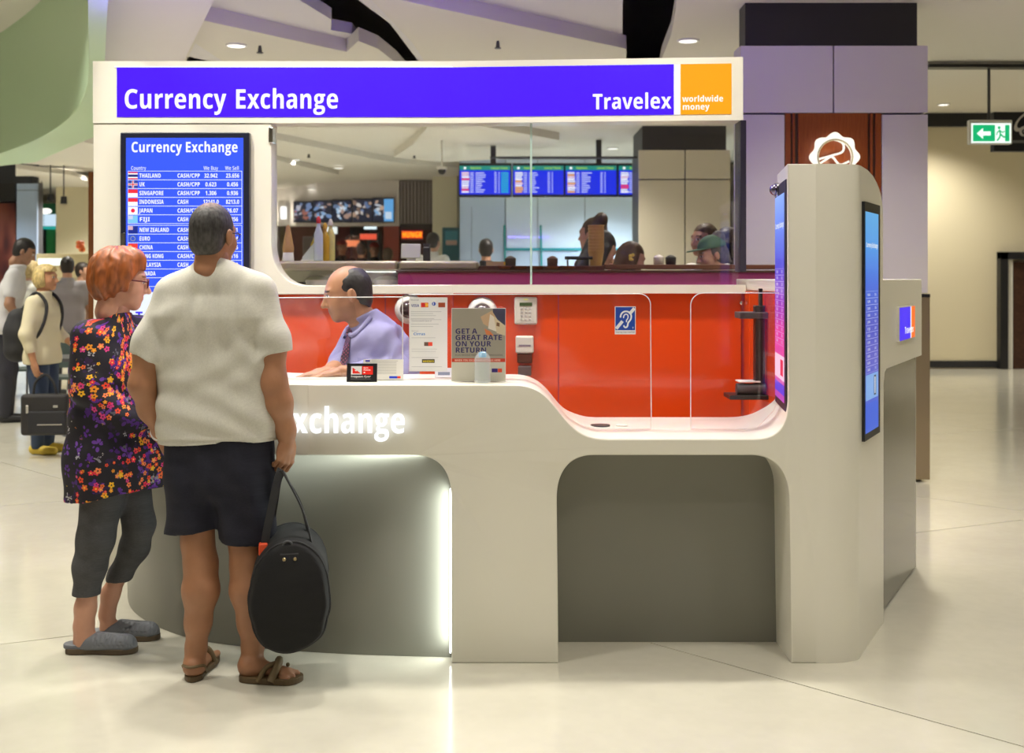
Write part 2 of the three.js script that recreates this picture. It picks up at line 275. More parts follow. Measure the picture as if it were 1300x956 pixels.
// timber edged column seen beside the rate board
solo('timber_column', box(...[112, 134].map((p) => XY(p, 0, 13)[0]), 0, XY(0, 218, 13)[1], -13, -13.5), mat(0xffffff, 0.5, { map: noiseTex(64, 9, [128, 72, 26], 22, [2, 22], [4, 0.5]) }), 'tall brown timber column edge behind the white rate board pillar', 'column', null, 'structure');

// ---- downlights
{
  const rim = new THREE.TorusGeometry(0.085, 0.012, 8, 28).rotateX(R / 2), disc = new THREE.CylinderGeometry(0.078, 0.078, 0.01, 28), lit = glowC(lin(1, 0.96, 0.86), 2.2), rimM = mat(lin(0.8, 0.8, 0.78), 0.4);
  DOWNLIGHTS.forEach(([x, d, h, cd, cool], i) => {
    const o = thing('downlight', 'round recessed ceiling downlight with white rim', 'light', [x, h, -d], 'recessed ceiling downlights');
    lpart('rim', rim, rimM, o).position.y = -0.004; lpart('lens', disc, lit, o).position.y = -0.006;
    const l = new THREE.SpotLight(cool ? COOL : WARM, cd, 0, 1.12, 0.7, 2); l.position.set(0, -0.03, 0); l.target.position.set(0, -1, 0); l.shadow.radius = 4; l.castShadow = true; o.add(l); o.add(l.target);
  });
  for (const [px, py, h] of [[396, 240, 3.36], [300, 57, 3.56], [430, 213, 3.42]]) { const p = atH(px, py, h), o = thing('downlight', 'round recessed ceiling downlight with white rim', 'light', [p.x, h, p.z], 'recessed ceiling downlights'); lpart('rim', rim, rimM, o).position.y = -0.004; lpart('lens', disc, lit, o).position.y = -0.006; }
  // sprinkler heads
  for (const [px, py, h] of [[330, 58, 3.56], [632, 52, 3.56], [392, 195, 3.47], [526, 196, 3.47]]) { const p = atH(px, py, h), o = thing('sprinkler', 'small grey sprinkler head on the ceiling plate', 'sprinkler', [p.x, h, p.z], 'ceiling sprinkler heads'); lpart('stem', new THREE.CylinderGeometry(0.012, 0.02, 0.06, 10).translate(0, -0.03, 0), M.darkGrey, o); lpart('deflector', new THREE.CylinderGeometry(0.03, 0.03, 0.006, 14).translate(0, -0.063, 0), M.darkGrey, o); }
}

// ================================================================ THE KIOSK
const D0 = 4.665, DB = 6.2;                                  // depth of the counter front and of the back wall
const kiosk = thing('exchange_kiosk', 'white curved currency exchange kiosk with orange inner walls and purple header sign', 'kiosk', [0, 0, -5.4]);
const k0 = D0 / F, fx = (px) => (px - CX) * k0, fy = (py) => CH - (py - CY) * k0;
const COUNTER = fy(489), SHELF = fy(557), APRON = fy(578);
const font = await new FontLoader().loadAsync('fonts/droid/droid_sans_bold.typeface.json');
// front shell: pillar, counter rim, low shelf and the tower face in one swoop
{
  const s = new THREE.Shape(), m = (a, b) => s.moveTo(fx(a), fy(b)), l = (a, b) => s.lineTo(fx(a), fy(b)), c = (a, b, d, e, f, g) => s.bezierCurveTo(fx(a), fy(b), fx(d), fy(e), fx(f), fy(g));
  m(573, 842); l(709, 842); l(707, 632); c(707, 600, 722, 578, 754, 578); l(955, 578); c(985, 579, 1001, 600, 1002, 632); l(1005, 842); l(1056, 842); l(1056, 208); l(1000, 208);
  l(1001, 505); c(1001, 540, 988, 557, 955, 557); l(772, 557); c(702, 557, 716, 489, 652, 489); l(390, 488.6); l(390, 578); l(524, 578); c(560, 578, 573, 600, 573, 634); l(573, 842);
  const g = frontPoly(s, -D0, 0.52, 0.006, 22), p = g.attributes.position, ss = (a, b, v) => { const t = Math.min(1, Math.max(0, (v - a) / (b - a))); return t * t * (3 - 2 * t); };
  for (let i = 0; i < p.count; i++) {                           // the low shelf is deeper, the tower's inner face splays
    const x = p.getX(i), y = p.getY(i), t = (-D0 - p.getZ(i)) / 0.52;
    const deep = 1 + 0.38 * ss(1.02, 0.9, y) * ss(0.7, 0.8, y) * ss(0.15, 0.3, x) * ss(1.2, 1.05, x);
    p.setZ(i, -D0 - t * 0.52 * deep); p.setX(i, x + 0.075 * t * ss(0.85, 1.09, x) * ss(1.2, 1.12, x) * ss(0.8, 0.86, y));
  }
  g.computeVertexNormals(); part('front_shell', toCreasedNormals(clean(g), 0.45), M.white, kiosk);
}
// knee hole panel behind the arch
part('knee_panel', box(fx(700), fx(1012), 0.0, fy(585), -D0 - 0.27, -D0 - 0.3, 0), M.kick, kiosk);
// curved counter wing: apron, top and recessed panel
const apronPath = smooth([[-2.06, -6.15], [-1.98, -5.75], [-1.80, -5.32], [-1.47, -4.955], [-1.14, -4.765], [-0.98, -4.70], [fx(391), -D0]], 60);
part('counter_apron', ribbon(apronPath, offset(apronPath, 0.045), APRON, COUNTER), M.white, kiosk);
part('counter_top', ribbon(offset(apronPath, 0.044), offset(apronPath, 0.52), COUNTER - 0.045, COUNTER + 0.0005), M.white, kiosk);
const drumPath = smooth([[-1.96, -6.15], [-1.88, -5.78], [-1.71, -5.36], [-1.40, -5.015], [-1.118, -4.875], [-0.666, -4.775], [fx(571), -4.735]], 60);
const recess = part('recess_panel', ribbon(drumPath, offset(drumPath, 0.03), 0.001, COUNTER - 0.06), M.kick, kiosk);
// hidden light strips washing the recessed panel
{
  const led = glowC(lin(0.95, 1.0, 0.98), 8), x = fx(572.4);
  const v = part('side_light_strip', box(x - 0.006, x - 0.001, 0.03, APRON - 0.14, -D0 - 0.03, -D0 - 0.05, 0), led, kiosk);
  const inner = offset(drumPath, -0.045).slice(26), top = inner.map((p) => [p[0], p[1]]);
  part('top_light_strip', ribbon(top, offset(top, 0.012), APRON - 0.004, APRON + 0.004), glowC(lin(0.95, 1.0, 0.98), 5), kiosk);
  const rl = new THREE.RectAreaLight(0xf4fff8, 45, 0.02, 0.62); rl.position.set(x - 0.01, 0.37, -D0 - 0.04); scene.add(rl); rl.lookAt(x - 1.0, 0.37, -D0 - 0.11); kiosk.attach(rl);
  const r2 = new THREE.RectAreaLight(0xf4fff8, 30, 0.9, 0.015); r2.position.set(-0.8, APRON - 0.006, -4.745); scene.add(r2); r2.lookAt(-0.8, 0, -4.80); kiosk.attach(r2);
}
// glowing letters along the apron
{
  const L = thing('counter_lettering', 'glowing white raised letters on the white counter apron', 'sign', [fx(443), fy(555), -D0], null);
  const m = glowC(lin(0.96, 0.98, 1.0), 1.15), arc = [0]; const path = [...apronPath].reverse();         // from the straight end back round the curve
  for (let i = 1; i < path.length; i++) arc.push(arc[i - 1] + Math.hypot(path[i][0] - path[i - 1][0], path[i][1] - path[i - 1][1]));
  const place = (x) => {                                      // x metres along the front, negative round the curve
    if (x >= fx(391)) return [x, -D0, 0];
    const s = fx(391) - x; let i = 1; while (i < path.length - 1 && arc[i] < s) i++; const t = (s - arc[i - 1]) / (arc[i] - arc[i - 1]), a = path[i - 1], b = path[i];
    return [a[0] + (b[0] - a[0]) * t, a[1] + (b[1] - a[1]) * t, Math.atan2(a[1] - b[1], a[0] - b[0])];
  };
  const size = 0.1, wide = 0.8, text = 'Currency Exchange', res = font.data.resolution, adv = (ch) => font.data.glyphs[ch].ha * size / res * wide, total = [...text].reduce((a, ch) => a + adv(ch), 0);
  let x = fx(516) - total;
  for (const ch of text) {
    const w = adv(ch);
    if (ch !== ' ') {
      const g = new TextGeometry(ch, { font, size, depth: 0.012, curveSegments: 6 }); g.scale(wide, 1, 1); g.translate(-w / 2, 0, 0.012);
      const [X, Z, a] = place(x + w / 2); g.rotateY(-a); g.translate(X, fy(549), Z); part('letter', g, m, L);
    }
    x += w;
  }
  const rl = new THREE.RectAreaLight(0xe6efff, 0.8, 0.5, 0.06); rl.position.set(fx(440), fy(538), -D0 + 0.03); scene.add(rl); rl.lookAt(fx(440), fy(538), -D0 - 1); L.attach(rl);
}
// tower and its angled flank
const C1 = [1.412, -4.77], T1 = [1.634, -5.204], E1 = [2.139, -6.17], dir = [0.461, -0.887];
{
  const path = [...smooth([[1.2, -D0], [1.262, -D0], [1.335, -4.682], [1.378, -4.71], C1], 22), ...[0.25, 0.5, 0.7, 0.8, 0.88, 0.94, 0.98, 1].map((t) => [C1[0] + (T1[0] - C1[0]) * t, C1[1] + (T1[1] - C1[1]) * t])];
  const back = path.map((p, i) => [1.2 + (T1[0] - 0.06 - 1.2) * (i / (path.length - 1)) ** 1.5, -5.19 - 0.05 * (i / (path.length - 1)) ** 3]);
  const S = [0]; for (let i = 1; i < path.length; i++) S.push(S[i - 1] + Math.hypot(path[i][0] - path[i - 1][0], path[i][1] - path[i - 1][1]));
  const H = fy(208), end = S[S.length - 1], r = 0.52, top = S.map((s) => { const u = Math.max(0, (s - (end - r)) / r); return H - 0.17 * (1 - Math.sqrt(Math.max(0, 1 - u ** 2.4))); });
  part('tower', ribbon(path, back, 0, top), M.white, kiosk);
}
// flank unit beyond the tower: white band, steel below
{
  const N = 26, lerp = (t) => [T1[0] + (E1[0] - T1[0]) * t, T1[1] + (E1[1] - T1[1]) * t], path = Array.from({ length: N + 1 }, (_, i) => lerp(i / N));
  const bottom = path.map((_, i) => { const s = i / N * 1.09, r = 0.09; return 1.115 - (s < r ? r - Math.sqrt(Math.max(0, r * r - (r - s) ** 2)) : 0); });
  part('flank_band', ribbon(path, offset(path, 0.05), bottom, 1.51), M.white, kiosk);
  part('flank_stile', ribbon([lerp(0), lerp(0.012)], offset([lerp(0), lerp(0.012)], 0.05), 0, 1.1), M.white, kiosk);
  const sp = offset(path, 0.03); part('steel_panel', ribbon(sp, offset(sp, 0.03), 0.01, 1.2), M.steel, kiosk);
  part('flank_top', planPoly([[1.2, -5.24], [T1[0] - 0.03, -5.24], E1, [2.1, -6.32], [1.2, -6.32]], 1.455, 1.512, 0.004), M.white, kiosk);
  part('flank_end', planPoly([[1.2, -6.24], [2.12, -6.2], [2.1, -6.31], [1.2, -6.31]], 0, 1.455), M.white, kiosk);
  // orange inner face: two leaves with a gap, hinge strip
  part('inner_door', box(1.19, 1.215, 0.02, 1.452, -6.19, -5.925, 0.003), M.orange, kiosk);
  part('inner_door', box(1.19, 1.215, 0.02, 1.452, -5.917, -5.2, 0.003), M.orange, kiosk);
  part('hinge_strip', box(1.178, 1.189, 0.02, 1.45, -6.17, -6.2, 0.002), M.chrome, kiosk);
  part('lock_knob', new THREE.SphereGeometry(0.012, 12, 8).translate(1.18, 1.39, -6.07), M.chrome, kiosk);
}
// back wall: orange panels, white sill, pillar, header
const bend = (x) => x > -0.31 ? (x + 0.31) * 0.08 : 0;       // the long half turns a little towards the front
const bx = (px) => (px - CX) * DB / F, by = (py) => CH - (py - CY) * DB / F, XB = -0.31, XR = 1.178;
const bp = (x) => [x, -DB + bend(x)];
{
  const o = (a, b, y0, y1, d0, d1, name, m, parent = kiosk) => { const p = [a, b].map(bp); return part(name, ribbon(offset(p, -d0), offset(p, d1), y0, y1), m, parent); };
  o(bx(350), bx(488.6), 0.02, by(374), 0, 0.04, 'orange_panel', M.orange); o(bx(489.6), XB, 0.02, by(374), 0, 0.04, 'orange_panel', M.orange);
  o(XB + 0.002, 0.24, 0.02, by(372), 0, 0.04, 'orange_panel', M.orange); o(0.244, XR, 0.02, by(372), 0, 0.04, 'orange_panel', M.orange);
  o(XB, XR + 0.02, by(372), by(361.5), 0.05, 0.1, 'sill', M.white);
  const s = new THREE.Shape(), l = (a, b) => s.lineTo(a, b); s.moveTo(-2.18, 0); l(bx(349), 0); l(bx(349), by(374)); l(XB, by(373)); l(XB, by(361.5)); l(bx(392), by(362.5)); s.bezierCurveTo(bx(362), by(362), bx(347), by(340), bx(347), by(305)); l(bx(347), by(158.6)); l(-2.18, by(158.6)); l(-2.18, 0);
  part('pillar', frontPoly(s, -DB + 0.05, 0.15, 0.004, 16), M.white, kiosk);
  // header light box in two halves
  const hs = [[-2.18, XB], [XB, XR + 0.02]];
  const hdr = o(-2.18, XB, by(158), by(80), 0.055, 0.1, 'header', M.white), hdr2 = o(XB, XR + 0.005, by(158), by(80), 0.055, 0.1, 'header', M.white);
  const purple = '#4a14ff';
  const left = canvasTex(1688, 256, (x, w, h) => { x.fillStyle = purple; x.fillRect(0, 0, w, h); x.shadowColor = '#fff'; txt(x, 'Currency', 33, 212, 138, { w: 518 }); txt(x, 'Exchange', 590, 212, 138, { w: 528 }); });
  const right = canvasTex(1120, 256, (x, w, h) => { x.fillStyle = purple; x.fillRect(0, 0, w, h); txt(x, 'Travelex', 712, 224, 110, { w: 396 }); });
  const amber = canvasTex(256, 256, (x, w, h) => { x.fillStyle = '#ffa813'; x.fillRect(0, 0, w, h); txt(x, 'worldwide', 8, 192, 42, { w: 208 }); txt(x, 'money', 8, 232, 42, { w: 138 }); });
  const face = (a, b, y0, y1, tex, parent, name, k) => { const [ax, az] = bp(a), [b_, bz] = bp(b), e = 0.058; return part(name, quad([ax, y0, az + e], [b_, y0, bz + e], [b_, y1, bz + e], [ax, y1, az + e]), glow(tex, k), parent); };
  face(bx(153), XB, by(150.5), by(88), left, hdr, 'light_face', 1.15);
  const K = 1 / 0.985; const rx = (px) => { const a = (px - CX) / F; return a * (DB - 0.08 * 0.31) / (1 + 0.08 * a); };      // pixel onto the turned half
  const ry = (py, px) => CH - (py - CY) * (DB - bend(rx(px))) / F;
  face(XB, rx(853.5), by(150.5), by(88), right, hdr2, 'light_face', 1.15);
  face(rx(862), rx(926), by(150.5), by(88), amber, hdr2, 'light_face', 1.05);
  face(rx(854), rx(861.5), by(150.5), by(88), canvasTex(8, 8, (x) => { x.fillStyle = '#fff'; x.fillRect(0, 0, 8, 8); }), hdr2, 'white_divider', 1);
  part('white_edge', box(bx(150), XB, by(88), by(86.6), -DB + 0.055, -DB + 0.06, 0), glowC(lin(0.9, 0.92, 1), 1.2), hdr);
  part('end_post', box(XR - 0.012, XR + 0.018, by(345), by(158), -DB + 0.17, -DB + 0.02, 0.002), mat(lin(0.015, 0.012, 0.03), 0.4), kiosk);
  const rl = new THREE.RectAreaLight(0x7a50ff, 4.0, 3.2, 0.26); rl.position.set(-0.5, by(119), -DB + 0.2); scene.add(rl); rl.lookAt(-0.5, by(119), 5); kiosk.attach(rl);
  // violet light strip along the rear top edge of the header, washing the ceiling
  part('top_light_strip', box(-2.1, XR - 0.1, by(80) + 0.001, by(80) + 0.012, -DB - 0.06, -DB - 0.085, 0), glowC(lin(0.25, 0.12, 1), 1.5), hdr);
  const rb = new THREE.RectAreaLight(0x6a44ff, 150, 3.2, 0.03); rb.position.set(-0.45, by(80) + 0.02, -DB - 0.075); scene.add(rb); rb.lookAt(-0.45, by(80) + 0.02 + 8.2, -DB - 0.075 - 5.7); kiosk.attach(rb);
  // window panes above the sill
  const pane = (a, b) => { const p = [a, b].map(bp); return part('window_pane', ribbon(offset(p, -0.004), offset(p, 0.004), by(361.5), by(158)), M.glass, kiosk); };
  pane(bx(347), rx(672.5)); pane(rx(676), XR - 0.012);
  part('pane_edge', box(rx(673), rx(675.5), by(361), by(158), -DB + 0.04, -DB - 0.02, 0.001), M.glassGreen, kiosk);
  part('pane_clip', box(rx(347.5), rx(353), by(183), by(163), -DB + 0.06, -DB - 0.02, 0.004), M.chrome, kiosk);
}
// low glass screens standing on the counter
{
  const Dg = 4.95, X = (px) => (px - CX) * Dg / F, Y = (py) => CH - (py - CY) * Dg / F, mk = (pts) => new THREE.Shape(pts.map((p) => new THREE.Vector2(X(p[0]), p.y ?? Y(p[1]))));
  const corner = (cx, cy, r, a0, a1) => Array.from({ length: 9 }, (_, i) => { const a = a0 + (a1 - a0) * i / 8; return [cx + Math.cos(a) * r, cy - Math.sin(a) * r]; });
  const yc = 350 + (CH - COUNTER) * F / Dg - 0.3, ys = 350 + (CH - SHELF) * F / Dg - 0.3;
  const sCurve = (n) => Array.from({ length: n + 1 }, (_, i) => { const t = i / n, u = 1 - t, B = (a, b, c, d) => u * u * u * a + 3 * u * u * t * b + 3 * u * t * t * c + t * t * t * d; return [650 + (B(772, 702, 716, 652) - 650) * D0 / Dg, 350 + (B(557, 557, 489, 489) - 350) * D0 / Dg - 0.5]; });
  const panes = [
    [[[352, yc], [352, 378], [511, 377], [511, yc]], [[352, 378], [511, 377], [511, yc]]],
    [[[519, yc], [519, 374], ...corner(812, 387, 14, R / 2, 0), [827, ys], ...sCurve(14)], [[519, 374], ...corner(812, 387, 14, R / 2, 0), [827, ys]]],
    [[[877, ys], ...corner(893, 388, 16, R, R / 2), [990, 372], [990, 505], [982, 522], [960, ys]], [[877, ys], ...corner(893, 388, 16, R, R / 2), [990, 372]]],
  ];
  for (const [pts, edge] of panes) {
    const p = part('glass_screen', frontPoly(mk(pts), -Dg, 0.008), M.glass, kiosk), ev = edge.map(([a, b]) => V(X(a), Y(b), -Dg - 0.004)), path = new THREE.CurvePath();
    for (let i = 1; i < ev.length; i++) path.add(new THREE.LineCurve3(ev[i - 1], ev[i]));
    part('polished_edge', merge(ev.slice(1).map((b, i) => rod(ev[i].toArray(), b.toArray(), 0.0022, 0.0022, 6))), M.glassEdge, p);
  }
}
// grommet holes on the shelf
for (const [px, r, m] of [[762, 0.042, M.black], [789, 0.026, M.cream]]) { const p = atH(px, 541, SHELF); part('cable_grommet', new THREE.CylinderGeometry(r, r, 0.006, 24).translate(p.x, SHELF + 0.003, p.z), m, kiosk); }

// ================================================================ SCREENS ON THE KIOSK
const RATES = [['THAILAND', 'CASH/CPP', '32.942', '23.656'], ['UK', 'CASH/CPP', '0.623', '0.456'], ['SINGAPORE', 'CASH/CPP', '1.306', '0.936'], ['INDONESIA', 'CASH', '12141.0', '8213.0'], ['JAPAN', 'CASH/CPP', '101.61', '76.07'], ['FIJI', 'CASH', '2.015', '1.356'], ['NEW ZEALAND', 'CASH/CPP', '1.254', '1.011'], ['EURO', 'CASH/CPP', '0.812', '0.584'], ['CHINA', 'CASH', '6.402', '4.845'], ['HONG KONG', 'CASH/CPP', '8.120', '6.116'], ['MALAYSIA', 'CASH', '3.514', '2.489'], ['CANADA', 'CASH/CPP', '1.142', '0.847'], ['UAE', 'CASH', '3.842', '2.779']];
function flag(x, n, a, b, w, h) {
  const r = (c, p, q, s, t) => { x.fillStyle = c; x.fillRect(a + p * w, b + q * h, s * w, t * h); };
  r('#fff', 0, 0, 1, 1);
  if (n === 'THAILAND') { r('#e0304a', 0, 0, 1, 0.17); r('#26337a', 0, 0.34, 1, 0.33); r('#e0304a', 0, 0.83, 1, 0.17); }
  else if (n === 'UK') { r('#3a4aa0', 0, 0, 1, 1); r('#fff', 0.4, 0, 0.2, 1); r('#fff', 0, 0.36, 1, 0.28); r('#d8304a', 0.45, 0, 0.1, 1); r('#d8304a', 0, 0.43, 1, 0.14); }
  else if (n === 'SINGAPORE' || n === 'INDONESIA') r('#f03040', 0, 0, 1, 0.5);
  else if (n === 'JAPAN') { x.fillStyle = '#f0204a'; x.beginPath(); x.arc(a + w / 2, b + h / 2, h * 0.27, 0, 7); x.fill(); }
  else if (n === 'FIJI') { r('#7fc8f0', 0, 0, 1, 1); r('#c8d0f0', 0, 0, 0.5, 0.5); }
  else if (n === 'NEW ZEALAND') { r('#203090', 0, 0, 1, 1); r('#d8b0c0', 0, 0, 0.5, 0.5); }
  else if (n === 'EURO') { r('#3858d0', 0, 0, 1, 1); x.strokeStyle = '#e8d860'; x.lineWidth = 2; x.beginPath(); x.arc(a + w / 2, b + h / 2, h * 0.3, 0, 7); x.stroke(); }
  else if (n === 'CHINA' || n === 'HONG KONG') { r('#f04038', 0, 0, 1, 1); x.fillStyle = n === 'CHINA' ? '#ffe040' : '#fff'; x.beginPath(); x.arc(a + w * (n === 'CHINA' ? 0.25 : 0.5), b + h * 0.45, h * 0.2, 0, 7); x.fill(); }
  else if (n === 'MALAYSIA') { for (let k = 0; k < 4; k++) r('#e03040', 0, k * 0.26, 1, 0.13); r('#26337a', 0, 0, 0.5, 0.5); }
  else if (n === 'CANADA') { r('#e03040', 0, 0, 0.27, 1); r('#e03040', 0.73, 0, 0.27, 1); }
  else { r('#209040', 0, 0, 1, 0.33); r('#202020', 0, 0.67, 1, 0.33); r('#e03040', 0, 0, 0.27, 1); }
}
{
  const Dm = 6.1, mon = thing('rate_display', 'portrait exchange rate monitor with a blue screen on the white pillar', 'screen', [...XY(235, 440, Dm), -Dm - 0.05]);
  part('bezel', pbox(152.5, 316.5, 168, 446, Dm, 0.045, 0.006), mat(lin(0.012, 0.014, 0.03), 0.3), mon);
  const tex = canvasTex(760, 1340, (x, w, h) => {
    x.fillStyle = '#3a5cf5'; x.fillRect(0, 0, w, h);
    txt(x, 'Currency Exchange', 32, 92, 92, { w: 694 }); txt(x, 'Country', 32, 206, 33, { w: 98, font: 'normal' }); txt(x, 'We Buy', 502, 206, 33, { w: 94, font: 'normal' }); txt(x, 'We Sell', 642, 206, 33, { w: 90, font: 'normal' });
    RATES.forEach((r, i) => { const y = 214 + i * 56 + (i > 5 ? 12 : 0); x.strokeStyle = '#e8f0ff'; x.lineWidth = 3.5; x.strokeRect(14, y, 736, 56); flag(x, r[0], 14, y + 5, 62, 48); txt(x, r[0], 86, y + 42, 37, { w: Math.min(200, r[0].length * 17.6) }); txt(x, r[1], 332, y + 42, 37, { w: r[1].length * 18.4 }); txt(x, r[2], 550, y + 42, 37, { w: r[2].length * 14.6, align: 'center' }); txt(x, r[3], 690, y + 42, 37, { w: r[3].length * 14.6, align: 'center' }); });
    x.fillStyle = '#eaf2ff'; x.fillRect(14, 990, 732, 330); txt(x, 'Travelex', 60, 1180, 90, { color: '#3a2cf0' });
  });
  const [x0, y1] = XY(160, 175, Dm), [x1, y0] = XY(309, 440, Dm); part('screen', quad([x0, y0, -Dm + 0.001], [x1, y0, -Dm + 0.001], [x1, y1, -Dm + 0.001], [x0, y1, -Dm + 0.001]), glow(tex, 1.1), mon);
  part('button_strip', pbox(154, 158.5, 296, 320, Dm - 0.002, 0.01, 0.001), M.chrome, mon);
  const rl = new THREE.RectAreaLight(0x6f8cff, 1.2, 0.6, 1.05); rl.position.set((x0 + x1) / 2, (y0 + y1) / 2, -Dm + 0.02); scene.add(rl); rl.lookAt((x0 + x1) / 2, (y0 + y1) / 2, 5); mon.attach(rl);
}
function rateTable(x, w, h, top, bottom) {
  const g = x.createLinearGradient(0, 0, 0, h); top.forEach((c, i) => g.addColorStop(i / (top.length - 1), c)); x.fillStyle = g; x.fillRect(0, 0, w, h);
  x.strokeStyle = 'rgba(235,240,255,.45)'; x.lineWidth = 3; for (let i = 0; i < 12; i++) { const y = h * (0.36 + i * 0.031); x.strokeRect(12, y, w - 24, h * 0.031); txt(x, RATES[i][0], 60, y + h * 0.022, 22, { w: 90, color: 'rgba(240,245,255,.8)' }); txt(x, RATES[i][2], w - 130, y + h * 0.022, 22, { color: 'rgba(240,245,255,.8)', w: 60 }); }
  txt(x, 'Currency Exchange', 20, h * 0.16, 40, { w: w - 40 }); bottom(x);
}
{
  // on the splayed inner face
  const mon = thing('kiosk_display', 'slim purple and blue portrait screen on the inner face of the white tower', 'screen', [1.12, 1.0, -4.95]);
  const a = [fx(1001) + 0.012, -D0 - 0.045], b = [1.155, -5.13], yb = 0.985, yt = 1.915, n = [-0.988, -0.15];
  const put = (s, o) => [a[0] + (b[0] - a[0]) * s + n[0] * o, a[1] + (b[1] - a[1]) * s + n[1] * o];
  const path = [put(1, 0.012), put(0, 0.012)], pin = [put(1, -0.01), put(0, -0.01)];
  part('bezel', ribbon(path, pin, yb, yt), M.navy, mon);
  const tex = canvasTex(420, 1024, (x, w, h) => rateTable(x, w, h, ['#8fb4ff', '#5a7cf0', '#4a48d8', '#8a34c8', '#d838a8', '#e060b0', '#b84cc0'], () => { x.fillStyle = '#f4d0ec'; x.fillRect(0, 800, w, 120); x.fillStyle = '#e03060'; x.fillRect(250, 820, 120, 80); x.fillStyle = '#5a40e0'; x.fillRect(0, 940, w, 50); }));
  const q0 = put(0.97, 0.014), q1 = put(0.10, 0.014); part('screen', quad([q0[0], yb + 0.03, q0[1]], [q1[0], yb + 0.03, q1[1]], [q1[0], yt - 0.05, q1[1]], [q0[0], yt - 0.05, q0[1]]), glow(tex, 0.95), mon);
}
{
  // on the angled outer flank
  const mon = thing('kiosk_display', 'tall blue portrait rate screen on the outer flank of the white tower', 'screen', [1.49, 0.86, -4.92]);
  const put = (s, o) => [C1[0] + dir[0] * s + 0.887 * o, C1[1] + dir[1] * s + 0.461 * o], yb = 0.86, yt = 1.83;
  part('bezel', ribbon([put(0.0, 0.012), put(0.335, 0.012)], [put(0.0, -0.02), put(0.335, -0.02)], yb, yt), M.black, mon);
  const tex = canvasTex(420, 1300, (x, w, h) => rateTable(x, w, h, ['#5fb4f0', '#49a0f4', '#3f6fe8', '#4a58d0', '#5a5cd0', '#4a60d8', '#2f64e0'], () => { x.fillStyle = '#7fb0f0'; x.fillRect(10, 960, w - 20, 150); x.fillStyle = '#30405a'; x.fillRect(270, 975, 70, 120); x.fillStyle = '#dfe8ff'; x.fillRect(290, 985, 30, 100); x.fillStyle = '#2b5fe0'; x.fillRect(0, 1130, w, 150); }));
  const q0 = put(0.005, 0.014), q1 = put(0.285, 0.014); part('screen', quad([q0[0], yb + 0.03, q0[1]], [q1[0], yb + 0.03, q1[1]], [q1[0], yt - 0.04, q1[1]], [q0[0], yt - 0.04, q0[1]]), glow(tex, 0.85), mon);
  const s = thing('flank_sign', 'small purple and orange illuminated logo sign on the kiosk flank', 'sign', [1.86, 1.22, -5.6]);
  const t0 = (1.84 - 1.634) / 0.461, at = (px) => { const a = (px - CX) / F; return (a * 5.204 - 1.634) / (0.461 - a * 0.887); };
  const f = (u, o) => [T1[0] + dir[0] * u + 0.887 * o, T1[1] + dir[1] * u + 0.461 * o], u0 = at(1138), u1 = at(1157.5), um = at(1152), D = -f(u0, 0)[1];
  const y1 = CH - (390 - CY) * D / F, y0 = CH - (434 - CY) * D / F;
  part('frame', ribbon([f(u0, 0.014), f(u1, 0.014)], [f(u0, -0.005), f(u1, -0.005)], y0, y1), M.white, s);
  const t2 = canvasTex(512, 400, (x, w, h) => { x.fillStyle = '#3a14f0'; x.fillRect(0, 0, w, h); x.fillStyle = '#fff'; x.fillRect(355, 0, 30, h); x.fillStyle = '#ff6a10'; x.fillRect(385, 0, 127, h); txt(x, 'Travelex', 160, 330, 120, { w: 300 }); });
  const a = f(u0, 0.0155), b = f(u1, 0.0155); part('light_face', quad([a[0], y0 + 0.004, a[1]], [b[0], y0 + 0.004, b[1]], [b[0], y1 - 0.004, b[1]], [a[0], y1 - 0.004, a[1]]), glow(t2, 1.05), s);
}

// ================================================================ THINGS ON AND IN THE KIOSK
const ON = COUNTER + 0.001;
function card(name, label, category, px0, px1, pyTop, D, tex, { tilt = 0.16, thick = 0.004, m = M.paper, ground = ON, leg = true, yaw = 0, group } = {}) {      // upright card on the counter, leaning back
  const k = D / F, w = (px1 - px0) * k, x = ((px0 + px1) / 2 - CX) * k, top = CH - (pyTop - CY) * k, h = (top - ground) / Math.cos(tilt);
  const o = thing(name, label, category, [x, ground, -D], group); o.rotation.y = yaw;
  const g = new THREE.BoxGeometry(w, h, thick).translate(0, h / 2, 0).rotateX(-tilt).translate(0, 0.002, 0); lpart('panel', g, m, o);
  if (tex) lpart('print', new THREE.PlaneGeometry(w * 0.985, h * 0.985).translate(0, h / 2, thick / 2 + 0.0008).rotateX(-tilt).translate(0, 0.002, 0), mat(0xffffff, 0.4, { map: tex }), o);
  if (leg) lpart('back_leg', new THREE.BoxGeometry(w * 0.9, h * 0.95, thick).translate(0, h * 0.475, -thick).rotateX(tilt).translate(0, 0.002, -h * Math.sin(tilt) * 1.9), m, o);
  return o;
}
